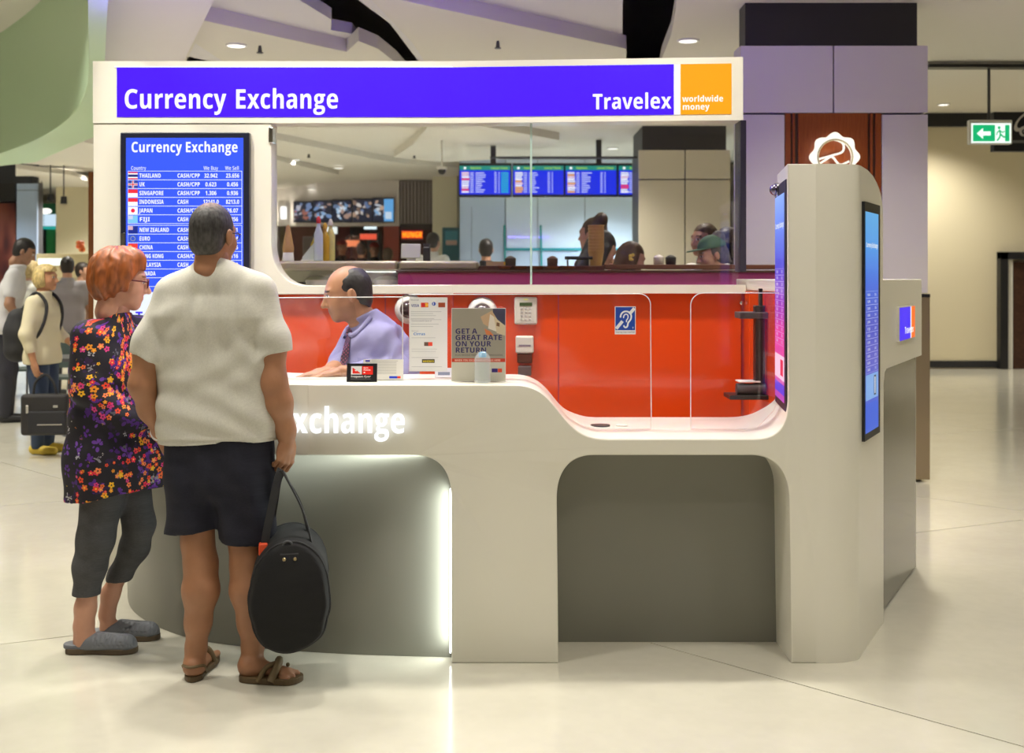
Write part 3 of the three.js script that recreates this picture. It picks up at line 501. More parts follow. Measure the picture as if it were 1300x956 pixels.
card('tent_card', 'small black tent card with a red and white logo on the counter', 'sign', 440, 478.5, 462.5, 4.78, canvasTex(384, 300, (x, w, h) => {
  x.fillStyle = '#15151a'; x.fillRect(0, 0, w, h); x.fillStyle = '#e8eaec'; x.fillRect(52, 44, 138, 140); x.fillStyle = '#ee2a1e'; x.fillRect(194, 44, 140, 140);
  x.fillStyle = '#e8281c'; x.beginPath(); x.moveTo(70, 66); x.lineTo(182, 166); x.lineTo(72, 166); x.closePath(); x.fill(); x.fillStyle = '#e8eaec'; x.beginPath(); x.moveTo(96, 112); x.lineTo(128, 106); x.lineTo(118, 132); x.fill();
  txt(x, 'Earn', 212, 84, 34, { w: 60 }); txt(x, 'Points', 212, 118, 34, { w: 90 }); x.fillStyle = '#fff'; x.fillRect(214, 140, 20, 18); txt(x, 'Frequent', 52, 232, 44, { w: 156 }); txt(x, 'flyer', 212, 232, 44, { w: 92, font: 'italic' }); x.fillStyle = '#888'; x.fillRect(48, 254, 260, 6);
}), { m: M.black, tilt: 0.2, thick: 0.005 });
card('info_card', 'white printed information card leaning behind the black tent card', 'card', 461, 512, 457, 4.86, canvasTex(300, 220, (x, w, h) => { x.fillStyle = '#f0eee8'; x.fillRect(0, 0, w, h); x.fillStyle = '#4a3cae'; x.fillRect(14, 6, 34, 20); x.fillStyle = '#b8b6b0'; for (let i = 0; i < 9; i++) x.fillRect(60 - (i ? 40 : 0), 14 + i * 17, 200 + (i ? 30 : 0), 5); x.fillStyle = '#2a4ae0'; x.fillRect(196, 180, 60, 24); x.fillStyle = '#ee4030'; x.fillRect(256, 180, 26, 24); }), { tilt: 0.12 });
{
  const tex = canvasTex(560, 800, (x, w, h) => {
    const g = x.createLinearGradient(0, 0, w, 0); x.fillStyle = '#a09a8c'; x.fillRect(0, 0, w, h * 0.7);
    const house = (c, p) => { x.fillStyle = c; x.beginPath(); p.forEach(([a, b], i) => i ? x.lineTo(a, b) : x.moveTo(a, b)); x.fill(); };
    house('#c8a888', [[300, 90], [420, 20], [480, 130], [400, 210], [330, 170]]); house('#e6ddd0', [[400, 60], [470, 110], [480, 260], [380, 220]]); house('#4a4a62', [[430, 0], [560, 0], [560, 180], [520, 190], [430, 40]]); house('#d8c8a8', [[440, 90], [560, 190], [556, 300], [470, 270]]); house('#d88050', [[340, 220], [400, 250], [440, 300], [360, 290]]); house('#7a5a40', [[470, 150], [500, 160], [500, 200], [466, 190]]);
    ['GET A', 'GREAT RATE', 'ON YOUR', 'RETURN'].forEach((s, i) => txt(x, s, 34, 278 + i * 70, 78, { color: '#2c2560', w: [232, 496, 378, 333][i] }));
    txt(x, 'PLUS RECEIVE FREE TRAVEL COMMISSIONS', 34, 524, 26, { w: 500, color: '#4a4048', font: 'normal' });
    x.fillStyle = '#c83c22'; x.fillRect(0, 552, w, 40); txt(x, 'WHEN YOU EXCHANGE WITH US HERE', 30, 582, 26, { w: 480, color: '#f4d8c8' });
    x.fillStyle = '#cfccbc'; x.fillRect(0, 592, w, 208); x.fillStyle = '#3a2a78'; x.fillRect(418, 664, 62, 42); x.fillStyle = '#e05030'; x.fillRect(482, 664, 44, 42);
  });
  card('poster_stand', 'grey poster stand with dark purple lettering and a house picture on the counter', 'poster', 573, 642, 392, 4.8, tex, { tilt: 0.05 });
  card('brochure_holder', 'clear low holder with a small leaflet beside the grey poster stand', 'card', 552, 575, 468, 4.98, canvasTex(120, 90, (x) => { x.fillStyle = '#e8e8f0'; x.fillRect(0, 0, 120, 90); x.fillStyle = '#e04030'; x.fillRect(40, 10, 40, 16); x.fillStyle = '#8088a0'; x.fillRect(20, 40, 80, 30); }), { tilt: 0.3 });
}
{ // notice taped to the glass
  const D = 4.945, tex = canvasTex(480, 920, (x, w, h) => {
    x.fillStyle = '#e6e7e4'; x.fillRect(0, 0, w, h); const line = (y, a = 20, b = 440, c = '#b4b6b8') => { x.fillStyle = c; x.fillRect(a, y, b - a, 5); };
    txt(x, 'We accept', 20, 40, 22, { color: '#889', font: 'normal' }); txt(x, 'VISA', 26, 118, 44, { color: '#28328c', w: 100 });
    x.fillStyle = '#e8502c'; x.fillRect(148, 66, 92, 58); x.fillStyle = '#f4b83c'; x.beginPath(); x.arc(216, 95, 24, 0, 7); x.fill(); x.fillStyle = '#d02828'; x.beginPath(); x.arc(178, 95, 24, 0, 7); x.fill();
    x.fillStyle = '#3858b8'; x.beginPath(); x.arc(310, 80, 24, 0, 7); x.fill(); x.fillStyle = '#fff'; x.fillRect(300, 64, 8, 32); x.fillStyle = '#a84a26'; x.fillRect(366, 66, 86, 58);
    for (const y of [175, 200, 225, 262, 275, 330, 360]) line(y, 20, 300 + (y * 7) % 140); txt(x, 'Commonwealth Bank of', 30, 300, 20, { color: '#778', w: 250, font: 'normal' }); txt(x, 'Minimum', 30, 425, 20, { color: '#99a', font: 'normal' }); txt(x, 'Cirrus', 52, 470, 44, { color: '#2a78c8', w: 150 });
    for (const y of [500, 640, 668, 745, 860]) line(y, 30, 330 + (y * 3) % 100); x.fillStyle = '#6a5248'; x.fillRect(188, 556, 52, 48); x.fillStyle = '#ee4a30'; x.fillRect(240, 556, 52, 48); x.fillStyle = '#2c2a18'; x.fillRect(160, 768, 160, 46); txt(x, 'western', 170, 804, 36, { color: '#e8d428', w: 140 });
  });
  const o = thing('notice_sheet', 'white printed payment card notice taped to the counter glass', 'notice', [...XY(544, 471, D), -D]);
  part('sheet', pbox(519.5, 568, 377.5, 471.5, D, 0.001, 0), M.paper, o); const [x0, y1] = XY(519.5, 377.5, D), [x1, y0] = XY(568, 471.5, D); part('print', quad([x0, y0, -D + 0.0008], [x1, y0, -D + 0.0008], [x1, y1, -D + 0.0008], [x0, y1, -D + 0.0008]), mat(0xffffff, 0.5, { map: tex }), o);
}
{ // hearing loop sticker on the glass
  const D = 4.945, tex = canvasTex(300, 400, (x, w, h) => {
    x.fillStyle = '#eef0f4'; x.fillRect(0, 0, w, h); x.fillStyle = '#1f4ab0'; x.fillRect(10, 10, 280, 330); x.strokeStyle = '#f4f6fa'; x.lineWidth = 46; x.beginPath(); x.moveTo(20, 320); x.lineTo(110, 210); x.moveTo(210, 110); x.lineTo(282, 26); x.stroke();
    x.lineWidth = 24; x.lineCap = 'round'; x.beginPath(); x.moveTo(82, 150); x.bezierCurveTo(90, 40, 240, 50, 236, 150); x.bezierCurveTo(232, 210, 190, 210, 186, 260); x.bezierCurveTo(182, 310, 140, 310, 132, 280); x.stroke(); x.lineWidth = 18; x.beginPath(); x.moveTo(126, 160); x.bezierCurveTo(130, 90, 200, 100, 190, 160); x.bezierCurveTo(184, 190, 160, 190, 168, 220); x.stroke(); txt(x, 'T', 250, 322, 40, {}); txt(x, 'hearing loop installed', 14, 376, 26, { color: '#334', w: 270, font: 'normal' });
  });
  const o = thing('hearing_sticker', 'blue ear symbol hearing loop sticker on the counter glass', 'sticker', [...XY(794, 424, D), -D]);
  part('sheet', pbox(780.5, 807, 389, 424.5, D, 0.001, 0), M.paper, o); const [x0, y1] = XY(780.5, 389, D), [x1, y0] = XY(807, 424.5, D); part('print', quad([x0, y0, -D + 0.0008], [x1, y0, -D + 0.0008], [x1, y1, -D + 0.0008], [x0, y1, -D + 0.0008]), mat(0xffffff, 0.45, { map: tex }), o);
}
{ // water bottle
  const D = 4.74, k = D / F, p = P(612.5, 491, D), o = thing('water_bottle', 'clear plastic water bottle with a bright blue cap on the counter', 'bottle', [p.x, ON, -D]), h = ON, H = CH - (447 - CY) * k - ON;
  const prof = [[0.001, 0.002], [0.024, 0.002], [0.031, 0.006], [0.0325, 0.012]]; for (let i = 0; i < 9; i++) prof.push([i % 2 ? 0.0312 : 0.0325, 0.02 + i * 0.0085]); prof.push([0.0325, 0.095], [0.029, 0.108], [0.020, 0.120], [0.0135, 0.126], [0.0125, H - 0.012]);
  lpart('body', lathe(prof, 28), new THREE.MeshPhysicalMaterial({ color: 0xf6fafc, transmission: 0.8, roughness: 0.12, thickness: 0, ior: 1.5 }), o);
  const cap = []; lpart('cap', lathe([[0.001, H], [0.0145, H], [0.0155, H - 0.003], [0.0155, H - 0.019], [0.014, H - 0.02]], 28), mat(lin(0.03, 0.46, 0.85), 0.4), o);
}
// ---- on the orange wall
const wz = (x, d = 0) => -DB + bend(x) + d;
function wallAt(px) { const a = (px - CX) / F, x = px > 578 ? a * (DB - 0.0248) / (1 + 0.08 * a) : a * DB, D = DB - bend(x); return { x, D, y: (py) => CH - (py - CY) * D / F, k: D / F }; }
for (const [px, py, label] of [[520, 392.5, 'wall mounted dark dome camera in a white ring behind the clerk'], [612.5, 396, 'wall mounted dark dome camera in a white ring behind the poster stand']]) {
  const w = wallAt(px), o = thing('dome_camera', label, 'camera', [w.x, w.y(py), wz(w.x)], 'dome cameras on the orange wall'), r = 19 * w.k;
  lpart('ring', lathe([[r * 0.55, 0.05], [r * 0.7, 0.055], [r * 0.92, 0.035], [r, 0.004], [r, 0]], 36).rotateX(R / 2), M.paper, o);
  lpart('dome', new THREE.SphereGeometry(r * 0.66, 28, 12, 0, 2 * R, 0, R / 2).rotateX(R / 2).translate(0, 0, 0.03), mat(lin(0.05, 0.03, 0.03), 0.05, { clearcoat: 1 }), o);
}
{
  const w = wallAt(667.5), o = thing('alarm_keypad', 'white alarm keypad with a small green screen on the orange wall', 'keypad', [w.x, w.y(412), wz(w.x)]), hw = 14.5 * w.k, hh = 35 * w.k;
  lpart('body', new RoundedBoxGeometry(hw * 2, hh, 0.032, 3, 0.012).translate(0, hh / 2, 0.017), M.cream, o);
  lpart('display', new THREE.BoxGeometry(hw * 1.1, 0.018, 0.004).translate(0, hh * 0.74, 0.034), mat(lin(0.05, 0.09, 0.03), 0.3), o);
  lpart('status_light', new THREE.BoxGeometry(0.02, 0.006, 0.004).translate(0, hh * 0.91, 0.034), glowC(lin(0.9, 0.9, 0.2), 0.8), o);
  for (let r = 0; r < 4; r++) for (let c = 0; c < 3; c++) lpart('key', new RoundedBoxGeometry(0.012, 0.01, 0.006, 1, 0.002).translate((c - 1) * 0.021, 0.028 + r * 0.019, 0.035), mat(lin(0.55, 0.55, 0.52), 0.5), o);
}
{
  const w = wallAt(666), o = thing('wall_reader', 'white card reader with a brown tray below the alarm keypad', 'reader', [w.x, w.y(476), wz(w.x)]), k = w.k;
  lpart('body', new RoundedBoxGeometry(23 * k, 22 * k, 0.05, 3, 0.01).translate(0, 39 * k, 0.026), M.cream, o);
  lpart('slot', new THREE.BoxGeometry(15 * k, 2.2 * k, 0.006).translate(0, 38 * k, 0.05), mat(lin(0.25, 0.2, 0.25), 0.5), o);
  lpart('tray', new RoundedBoxGeometry(19 * k, 12 * k, 0.045, 2, 0.006).translate(0, 22 * k, 0.023), mat(lin(0.09, 0.02, 0.01), 0.3), o);
  lpart('cup', new RoundedBoxGeometry(17 * k, 12 * k, 0.05, 2, 0.006).translate(0, 6 * k, 0.026), mat(lin(0.12, 0.09, 0.09), 0.3), o);
}
{ // receipt device on the inner side face
  const z = -5.55, o = thing('document_stand', 'black metal bracket with a roller tray on the orange side panel', 'bracket', [1.188, 0.97, z]);
  const b = (x0, x1, y0, y1, a, c, r) => box(x0, x1, y0, y1, a, c, r);
  lpart('post', b(-0.05, -0.005, 0.02, 0.42, -0.03, 0.03, 0.004), M.black, o); lpart('upper_shelf', b(-0.13, 0, 0.36, 0.39, -0.07, 0.07, 0.004), M.darkGrey, o); lpart('upright', b(-0.03, -0.012, 0.39, 0.5, -0.01, 0.01, 0.003), M.black, o);
  lpart('roller', rod([-0.14, 0.03, 0.03], [-0.005, 0.03, 0.03], 0.028), M.darkGrey, o); lpart('tray', b(-0.18, 0, -0.015, 0.005, -0.08, 0.08, 0.004), M.black, o); lpart('paper', b(-0.13, -0.03, 0.062, 0.068, -0.05, 0.05, 0.001), M.paper, o);
}
{ // small dome on the tower
  const p = P(984, 241, 5.0), o = thing('security_dome', 'small chrome security camera dome on the inner edge of the white tower', 'camera', [p.x, p.y, p.z]);
  lpart('dome', new THREE.SphereGeometry(0.024, 20, 14), mat(lin(0.2, 0.18, 0.25), 0.05, { metalness: 0.8 }), o); lpart('mount', rod([0.0, 0, 0], [0.045, 0.002, -0.01], 0.028, 0.03, 20), M.chrome, o);
}

// ================================================================ PEOPLE: distance fields meshed into continuous surfaces
const smin = (a, b, k) => { if (k <= 0) return Math.min(a, b); const h = Math.max(k - Math.abs(a - b), 0) / k; return Math.min(a, b) - h * h * k * 0.25; };
class Field {
  constructor(k = 0.03) { this.k = k; this.prims = []; this.cuts = []; this.disp = null; }
  cap(a, b, ra, rb = ra, k = this.k) { const d = [b[0] - a[0], b[1] - a[1], b[2] - a[2]]; this.prims.push({ t: 0, a, d, l: 1 / Math.max(1e-9, d[0] ** 2 + d[1] ** 2 + d[2] ** 2), ra, dr: rb - ra, k }); return this; }
  chain(pts, k = this.k) { for (let i = 1; i < pts.length; i++) this.cap(pts[i - 1].slice(0, 3), pts[i].slice(0, 3), pts[i - 1][3], pts[i][3], k); return this; }
  ell(c, r, k = this.k) { this.prims.push({ t: 1, c, r, k }); return this; }
  trunk(levels, k = this.k) { for (let i = 1; i < levels.length; i++) { const a = levels[i - 1], b = levels[i]; for (const u of [0, 0.5, 1]) this.cap([a[0] + (a[1] - a[0]) * u, a[2], a[3]], [b[0] + (b[1] - b[0]) * u, b[2], b[3]], a[4], b[4], k); } return this; }   // levels: x0, x1, y, z, radius
  add(field, k = this.k) { this.prims.push({ t: 2, f: field, k }); return this; }
  cut(fn) { this.cuts.push(fn); return this; }
  at(x, y, z) {
    let d = 1e3;
    for (const p of this.prims) {
      let e;
      if (p.t === 0) { const ax = x - p.a[0], ay = y - p.a[1], az = z - p.a[2]; let t = (ax * p.d[0] + ay * p.d[1] + az * p.d[2]) * p.l; t = t < 0 ? 0 : t > 1 ? 1 : t; const bx_ = ax - p.d[0] * t, by_ = ay - p.d[1] * t, bz = az - p.d[2] * t; e = Math.sqrt(bx_ * bx_ + by_ * by_ + bz * bz) - p.ra - p.dr * t; }
      else if (p.t === 2) e = p.f.at(x, y, z);
      else { const ux = (x - p.c[0]) / p.r[0], uy = (y - p.c[1]) / p.r[1], uz = (z - p.c[2]) / p.r[2], k0_ = Math.sqrt(ux * ux + uy * uy + uz * uz), vx = ux / p.r[0], vy = uy / p.r[1], vz = uz / p.r[2], k1 = Math.sqrt(vx * vx + vy * vy + vz * vz); e = k1 < 1e-9 ? -Math.min(...p.r) : k0_ * (k0_ - 1) / k1; }
      d = smin(d, e, p.k);
    }
    if (this.disp) d += this.disp(x, y, z);
    for (const c of this.cuts) d = Math.max(d, c(x, y, z));
    return d;
  }
  bounds(pad) {
    const lo = [1e9, 1e9, 1e9], hi = [-1e9, -1e9, -1e9], add = (x, r) => { for (let i = 0; i < 3; i++) { const q = Array.isArray(r) ? r[i] : r; lo[i] = Math.min(lo[i], x[i] - q - pad); hi[i] = Math.max(hi[i], x[i] + q + pad); } };
    for (const p of this.prims) if (p.t === 0) { add(p.a, Math.max(p.ra, p.ra + p.dr)); add([p.a[0] + p.d[0], p.a[1] + p.d[1], p.a[2] + p.d[2]], Math.max(p.ra, p.ra + p.dr)); } else if (p.t === 2) { const [l, h] = p.f.bounds(0); add(l, 0); add(h, 0); } else add(p.c, p.r);
    return [lo, hi];
  }
  mesh(cell, colorFn, pad = 0.03) {                 // surface nets
    const [lo, hi] = this.bounds(pad), N = [0, 1, 2].map((i) => Math.ceil((hi[i] - lo[i]) / cell) + 1), [nx, ny, nz] = N, v = new Float32Array(nx * ny * nz), B = 6, half = B * cell * 0.87 * 1.6 + cell;
    for (let bz = 0; bz < nz; bz += B) for (let by_ = 0; by_ < ny; by_ += B) for (let bx_ = 0; bx_ < nx; bx_ += B) {
      const m = this.at(lo[0] + (bx_ + B / 2) * cell, lo[1] + (by_ + B / 2) * cell, lo[2] + (bz + B / 2) * cell), far = Math.abs(m) > half;
      for (let z = bz; z < Math.min(nz, bz + B); z++) for (let y = by_; y < Math.min(ny, by_ + B); y++) for (let x = bx_; x < Math.min(nx, bx_ + B); x++) v[(z * ny + y) * nx + x] = far ? m : this.at(lo[0] + x * cell, lo[1] + y * cell, lo[2] + z * cell);
    }
    const id = new Int32Array(nx * ny * nz).fill(-1), pos = [], idx = [];
    const I = (x, y, z) => (z * ny + y) * nx + x;
    for (let z = 0; z < nz - 1; z++) for (let y = 0; y < ny - 1; y++) for (let x = 0; x < nx - 1; x++) {
      const c = [v[I(x, y, z)], v[I(x + 1, y, z)], v[I(x, y + 1, z)], v[I(x + 1, y + 1, z)], v[I(x, y, z + 1)], v[I(x + 1, y, z + 1)], v[I(x, y + 1, z + 1)], v[I(x + 1, y + 1, z + 1)]];
      let s = 0; for (const q of c) if (q < 0) s++; if (s === 0 || s === 8) continue;
      let px = 0, py = 0, pz = 0, n = 0;
      for (let a = 0; a < 8; a++) for (const bit of [1, 2, 4]) { const b = a | bit; if (b === a || (c[a] < 0) === (c[b] < 0)) continue; const t = c[a] / (c[a] - c[b]); px += (a & 1) + (bit === 1 ? t : 0); py += ((a >> 1) & 1) + (bit === 2 ? t : 0); pz += ((a >> 2) & 1) + (bit === 4 ? t : 0); n++; }
      id[I(x, y, z)] = pos.length / 3; pos.push(lo[0] + (x + px / n) * cell, lo[1] + (y + py / n) * cell, lo[2] + (z + pz / n) * cell);
    }
    const q = (a, b, c, d, flip) => { if (a < 0 || b < 0 || c < 0 || d < 0) return; flip ? idx.push(a, c, b, a, d, c) : idx.push(a, b, c, a, c, d); };
    for (let z = 1; z < nz - 1; z++) for (let y = 1; y < ny - 1; y++) for (let x = 1; x < nx - 1; x++) {
      const a = v[I(x, y, z)] < 0;
      if (a !== (v[I(x + 1, y, z)] < 0)) q(id[I(x, y - 1, z - 1)], id[I(x, y, z - 1)], id[I(x, y, z)], id[I(x, y - 1, z)], !a);
      if (a !== (v[I(x, y + 1, z)] < 0)) q(id[I(x - 1, y, z - 1)], id[I(x - 1, y, z)], id[I(x, y, z)], id[I(x, y, z - 1)], !a);
      if (a !== (v[I(x, y, z + 1)] < 0)) q(id[I(x - 1, y - 1, z)], id[I(x, y - 1, z)], id[I(x, y, z)], id[I(x - 1, y, z)], !a);
    }
    const g = new THREE.BufferGeometry(); g.setAttribute('position', new THREE.Float32BufferAttribute(pos, 3)); g.setIndex(idx); g.computeVertexNormals();
    const n = pos.length / 3, col = new Float32Array(n * 3), uv = new Float32Array(n * 2);
    for (let i = 0; i < n; i++) { const x = pos[3 * i], y = pos[3 * i + 1], z = pos[3 * i + 2]; col.set(colorFn ? colorFn(x, y, z) : [1, 1, 1], 3 * i); uv[2 * i] = x * 0.8 + z * 0.6; uv[2 * i + 1] = y; }
    g.setAttribute('color', new THREE.BufferAttribute(col, 3)); g.setAttribute('uv', new THREE.BufferAttribute(uv, 2)); return g;
  }
}
const skinMat = new THREE.MeshPhysicalMaterial({ color: 0xffffff, vertexColors: true, roughness: 0.5 });
const hairMat = (rough = 0.55) => new THREE.MeshPhysicalMaterial({ color: 0xffffff, vertexColors: true, roughness: rough });
const hsh = (x, y, z) => { const s = Math.sin(x * 127.1 + y * 311.7 + z * 74.7) * 43758.5453; return s - Math.floor(s); };
function vnoise(x, y, z) { const ix = Math.floor(x), iy = Math.floor(y), iz = Math.floor(z), f = (t) => t * t * (3 - 2 * t), u = f(x - ix), v = f(y - iy), w = f(z - iz), L = (a, b, t) => a + (b - a) * t, h = (a, b, c) => hsh(ix + a, iy + b, iz + c); return L(L(L(h(0, 0, 0), h(1, 0, 0), u), L(h(0, 1, 0), h(1, 1, 0), u), v), L(L(h(0, 0, 1), h(1, 0, 1), u), L(h(0, 1, 1), h(1, 1, 1), u), v), w) - 0.5; }
// head in its own frame: x to the person's left, y up, z forward, origin at eye level between the ears
function headField({ nose = 1, jaw = 1, ear = 1 } = {}) {
  const f = new Field(0.02);
  f.ell([0, 0.035, -0.015], [0.074, 0.092, 0.096]).ell([0, -0.005, 0.03], [0.061, 0.086, 0.066], 0.03).ell([0, -0.06, 0.034], [0.05 * jaw, 0.05, 0.054], 0.03).cap([-0.012, -0.092, 0.066], [0.012, -0.092, 0.066], 0.019, 0.019, 0.025);
  f.cap([0, 0.016, 0.088], [0, -0.028, 0.108 + 0.006 * nose], 0.008, 0.012 * nose, 0.018).cap([-0.012 * nose, -0.031, 0.097], [0.012 * nose, -0.031, 0.097], 0.009, 0.009, 0.008);
  f.cap([-0.017, -0.056, 0.087], [0.017, -0.056, 0.087], 0.008, 0.008, 0.008).cap([-0.015, -0.066, 0.085], [0.015, -0.066, 0.085], 0.0085, 0.0085, 0.007).cap([-0.038, 0.03, 0.078], [0.038, 0.03, 0.078], 0.011, 0.011, 0.02);
  for (const s of [-1, 1]) f.ell([s * 0.04, -0.028, 0.055], [0.024, 0.026, 0.026], 0.025).ell([s * 0.031, 0.011, 0.076], [0.014, 0.0105, 0.0135], 0.004).ell([s * 0.077, -0.006, -0.014], [0.009 * ear, 0.032, 0.02], 0.008).cap([s * 0.083, 0.018, -0.018], [s * 0.081, -0.022, -0.01], 0.005, 0.005, 0.006);
  f.cap([0, -0.05, -0.025], [0, -0.13, -0.035], 0.054, 0.056, 0.03);
  return f;
}
function faceColor(skin, { brow = [0.03, 0.02, 0.015], lip = [0.75, 0.5, 0.48], stubble = 0 } = {}) {
  return (x, y, z) => {
    let c = [...skin]; const n = 1 + 0.12 * vnoise(x * 60, y * 60, z * 60), ax = Math.abs(x);
    if (stubble && y < -0.035 && z > -0.02 && y > -0.13) { const s = stubble * Math.min(1, (-0.035 - y) / 0.02); c = c.map((v) => v * (1 - s * 0.4)); }
    if (z > 0.075 && Math.abs(y + 0.061) < 0.010 && ax < 0.022) c = [skin[0] * lip[0], skin[1] * lip[1], skin[2] * lip[2]];
    if (z > 0.06 && Math.abs(y - 0.036 + ax * 0.08) < 0.0045 && ax > 0.014 && ax < 0.052) c = brow;
    if (z > 0.072 && Math.abs(y - 0.011) < 0.0065 && Math.abs(ax - 0.031) < 0.0125) { c = [0.7, 0.68, 0.64]; if (Math.abs(ax - 0.031) < 0.006) c = [0.03, 0.02, 0.015]; if (y > 0.0155) c = brow; }
    return [c[0] * n, c[1] * n, c[2] * n];
  };
}
const pose = (c, yaw, pitch = 0, roll = 0, s = 1) => new THREE.Matrix4().compose(V(...c), new THREE.Quaternion().setFromEuler(new THREE.Euler(pitch, yaw, roll, 'YXZ')), V(s, s, s));
// hand: origin at the wrist, x along the fingers, y out of the palm, z to the thumb side; curl per finger (radians a joint)
function handGeo(frame, skin, { curl = [0.5, 0.5, 0.55, 0.6], thumb = 0.4, s = 1, mirror = 1, cell = 0.0032 } = {}) {
  const f = new Field(0.012), pt = (x, y, z) => [x * s, y * s, z * s * mirror];
  f.ell(pt(0.05, 0, 0), [0.05 * s, 0.0155 * s, 0.041 * s], 0.015).cap(pt(-0.03, -0.002, 0), pt(0.03, 0, 0), 0.026 * s, 0.025 * s, 0.02).cap(pt(0.02, 0.008, 0.018), pt(0.055, 0.010, 0.03), 0.017 * s, 0.013 * s, 0.015);
  const base = [[0.088, 0.030, 0.043, 0.026, 0.021], [0.093, 0.010, 0.047, 0.029, 0.022], [0.089, -0.010, 0.043, 0.027, 0.022], [0.080, -0.028, 0.034, 0.021, 0.019]];
  base.forEach(([bx_, bz, ...L], i) => { let a = curl[i] * 0.7, x = bx_, y = 0, r = [0.0098, 0.0088, 0.008, 0.007].map((q) => q * (i === 3 ? 0.86 : 1)); f.cap(pt(0.06, 0, bz * 0.8), pt(x, y, bz), 0.012 * s, r[0] * s, 0.008); L.forEach((l, j) => { const nx = x + Math.cos(a) * l, ny = y + Math.sin(a) * l; f.cap(pt(x, y, bz + (x - bx_) * bz * 1.2), pt(nx, ny, bz + (nx - bx_) * bz * 1.2), r[j] * s, r[j + 1] * s, 0.004); x = nx; y = ny; a += curl[i]; }); });
  const t0 = [0.03, 0.008, 0.03], t1 = [0.062, 0.016 + 0.012 * thumb, 0.052 - 0.012 * thumb], t2 = [0.088, 0.02 + 0.03 * thumb, 0.056 - 0.03 * thumb]; f.cap(pt(...t0), pt(...t1), 0.013 * s, 0.0105 * s, 0.008).cap(pt(...t1), pt(...t2), 0.0105 * s, 0.0085 * s, 0.004);
  const g = f.mesh(cell, (x, y, z) => { const n = 1 + 0.15 * vnoise(x * 80, y * 80, z * 80); return skin.map((c) => c * n); }, 0.012); return g.applyMatrix4(frame);
}
function frameFrom(origin, along, palm) { const x = V(...along).normalize(), y0 = V(...palm), z = x.clone().cross(y0).normalize(), y = z.clone().cross(x).normalize(); return new THREE.Matrix4().makeBasis(x, y, z).setPosition(...origin); }
const joinBody = (...g) => mergeGeometries(g.map((q) => { const o = new THREE.BufferGeometry(), s = q.index ? q : mergeVertices(q); for (const k of ['position', 'normal', 'uv', 'color']) o.setAttribute(k, s.attributes[k]); o.setIndex(s.index); return o; }));
const skinC = (skin, amt = 0.14) => (x, y, z) => { const n = 1 + amt * vnoise(x * 25, y * 25, z * 25) + 0.06 * vnoise(x * 90, y * 90, z * 90); return skin.map((c) => c * n); };
const fabric = (seed, base, amp, cells, rep, more = {}) => mat(0xffffff, 0.9, { map: noiseTex(256, seed, base, amp, cells, rep), ...more });

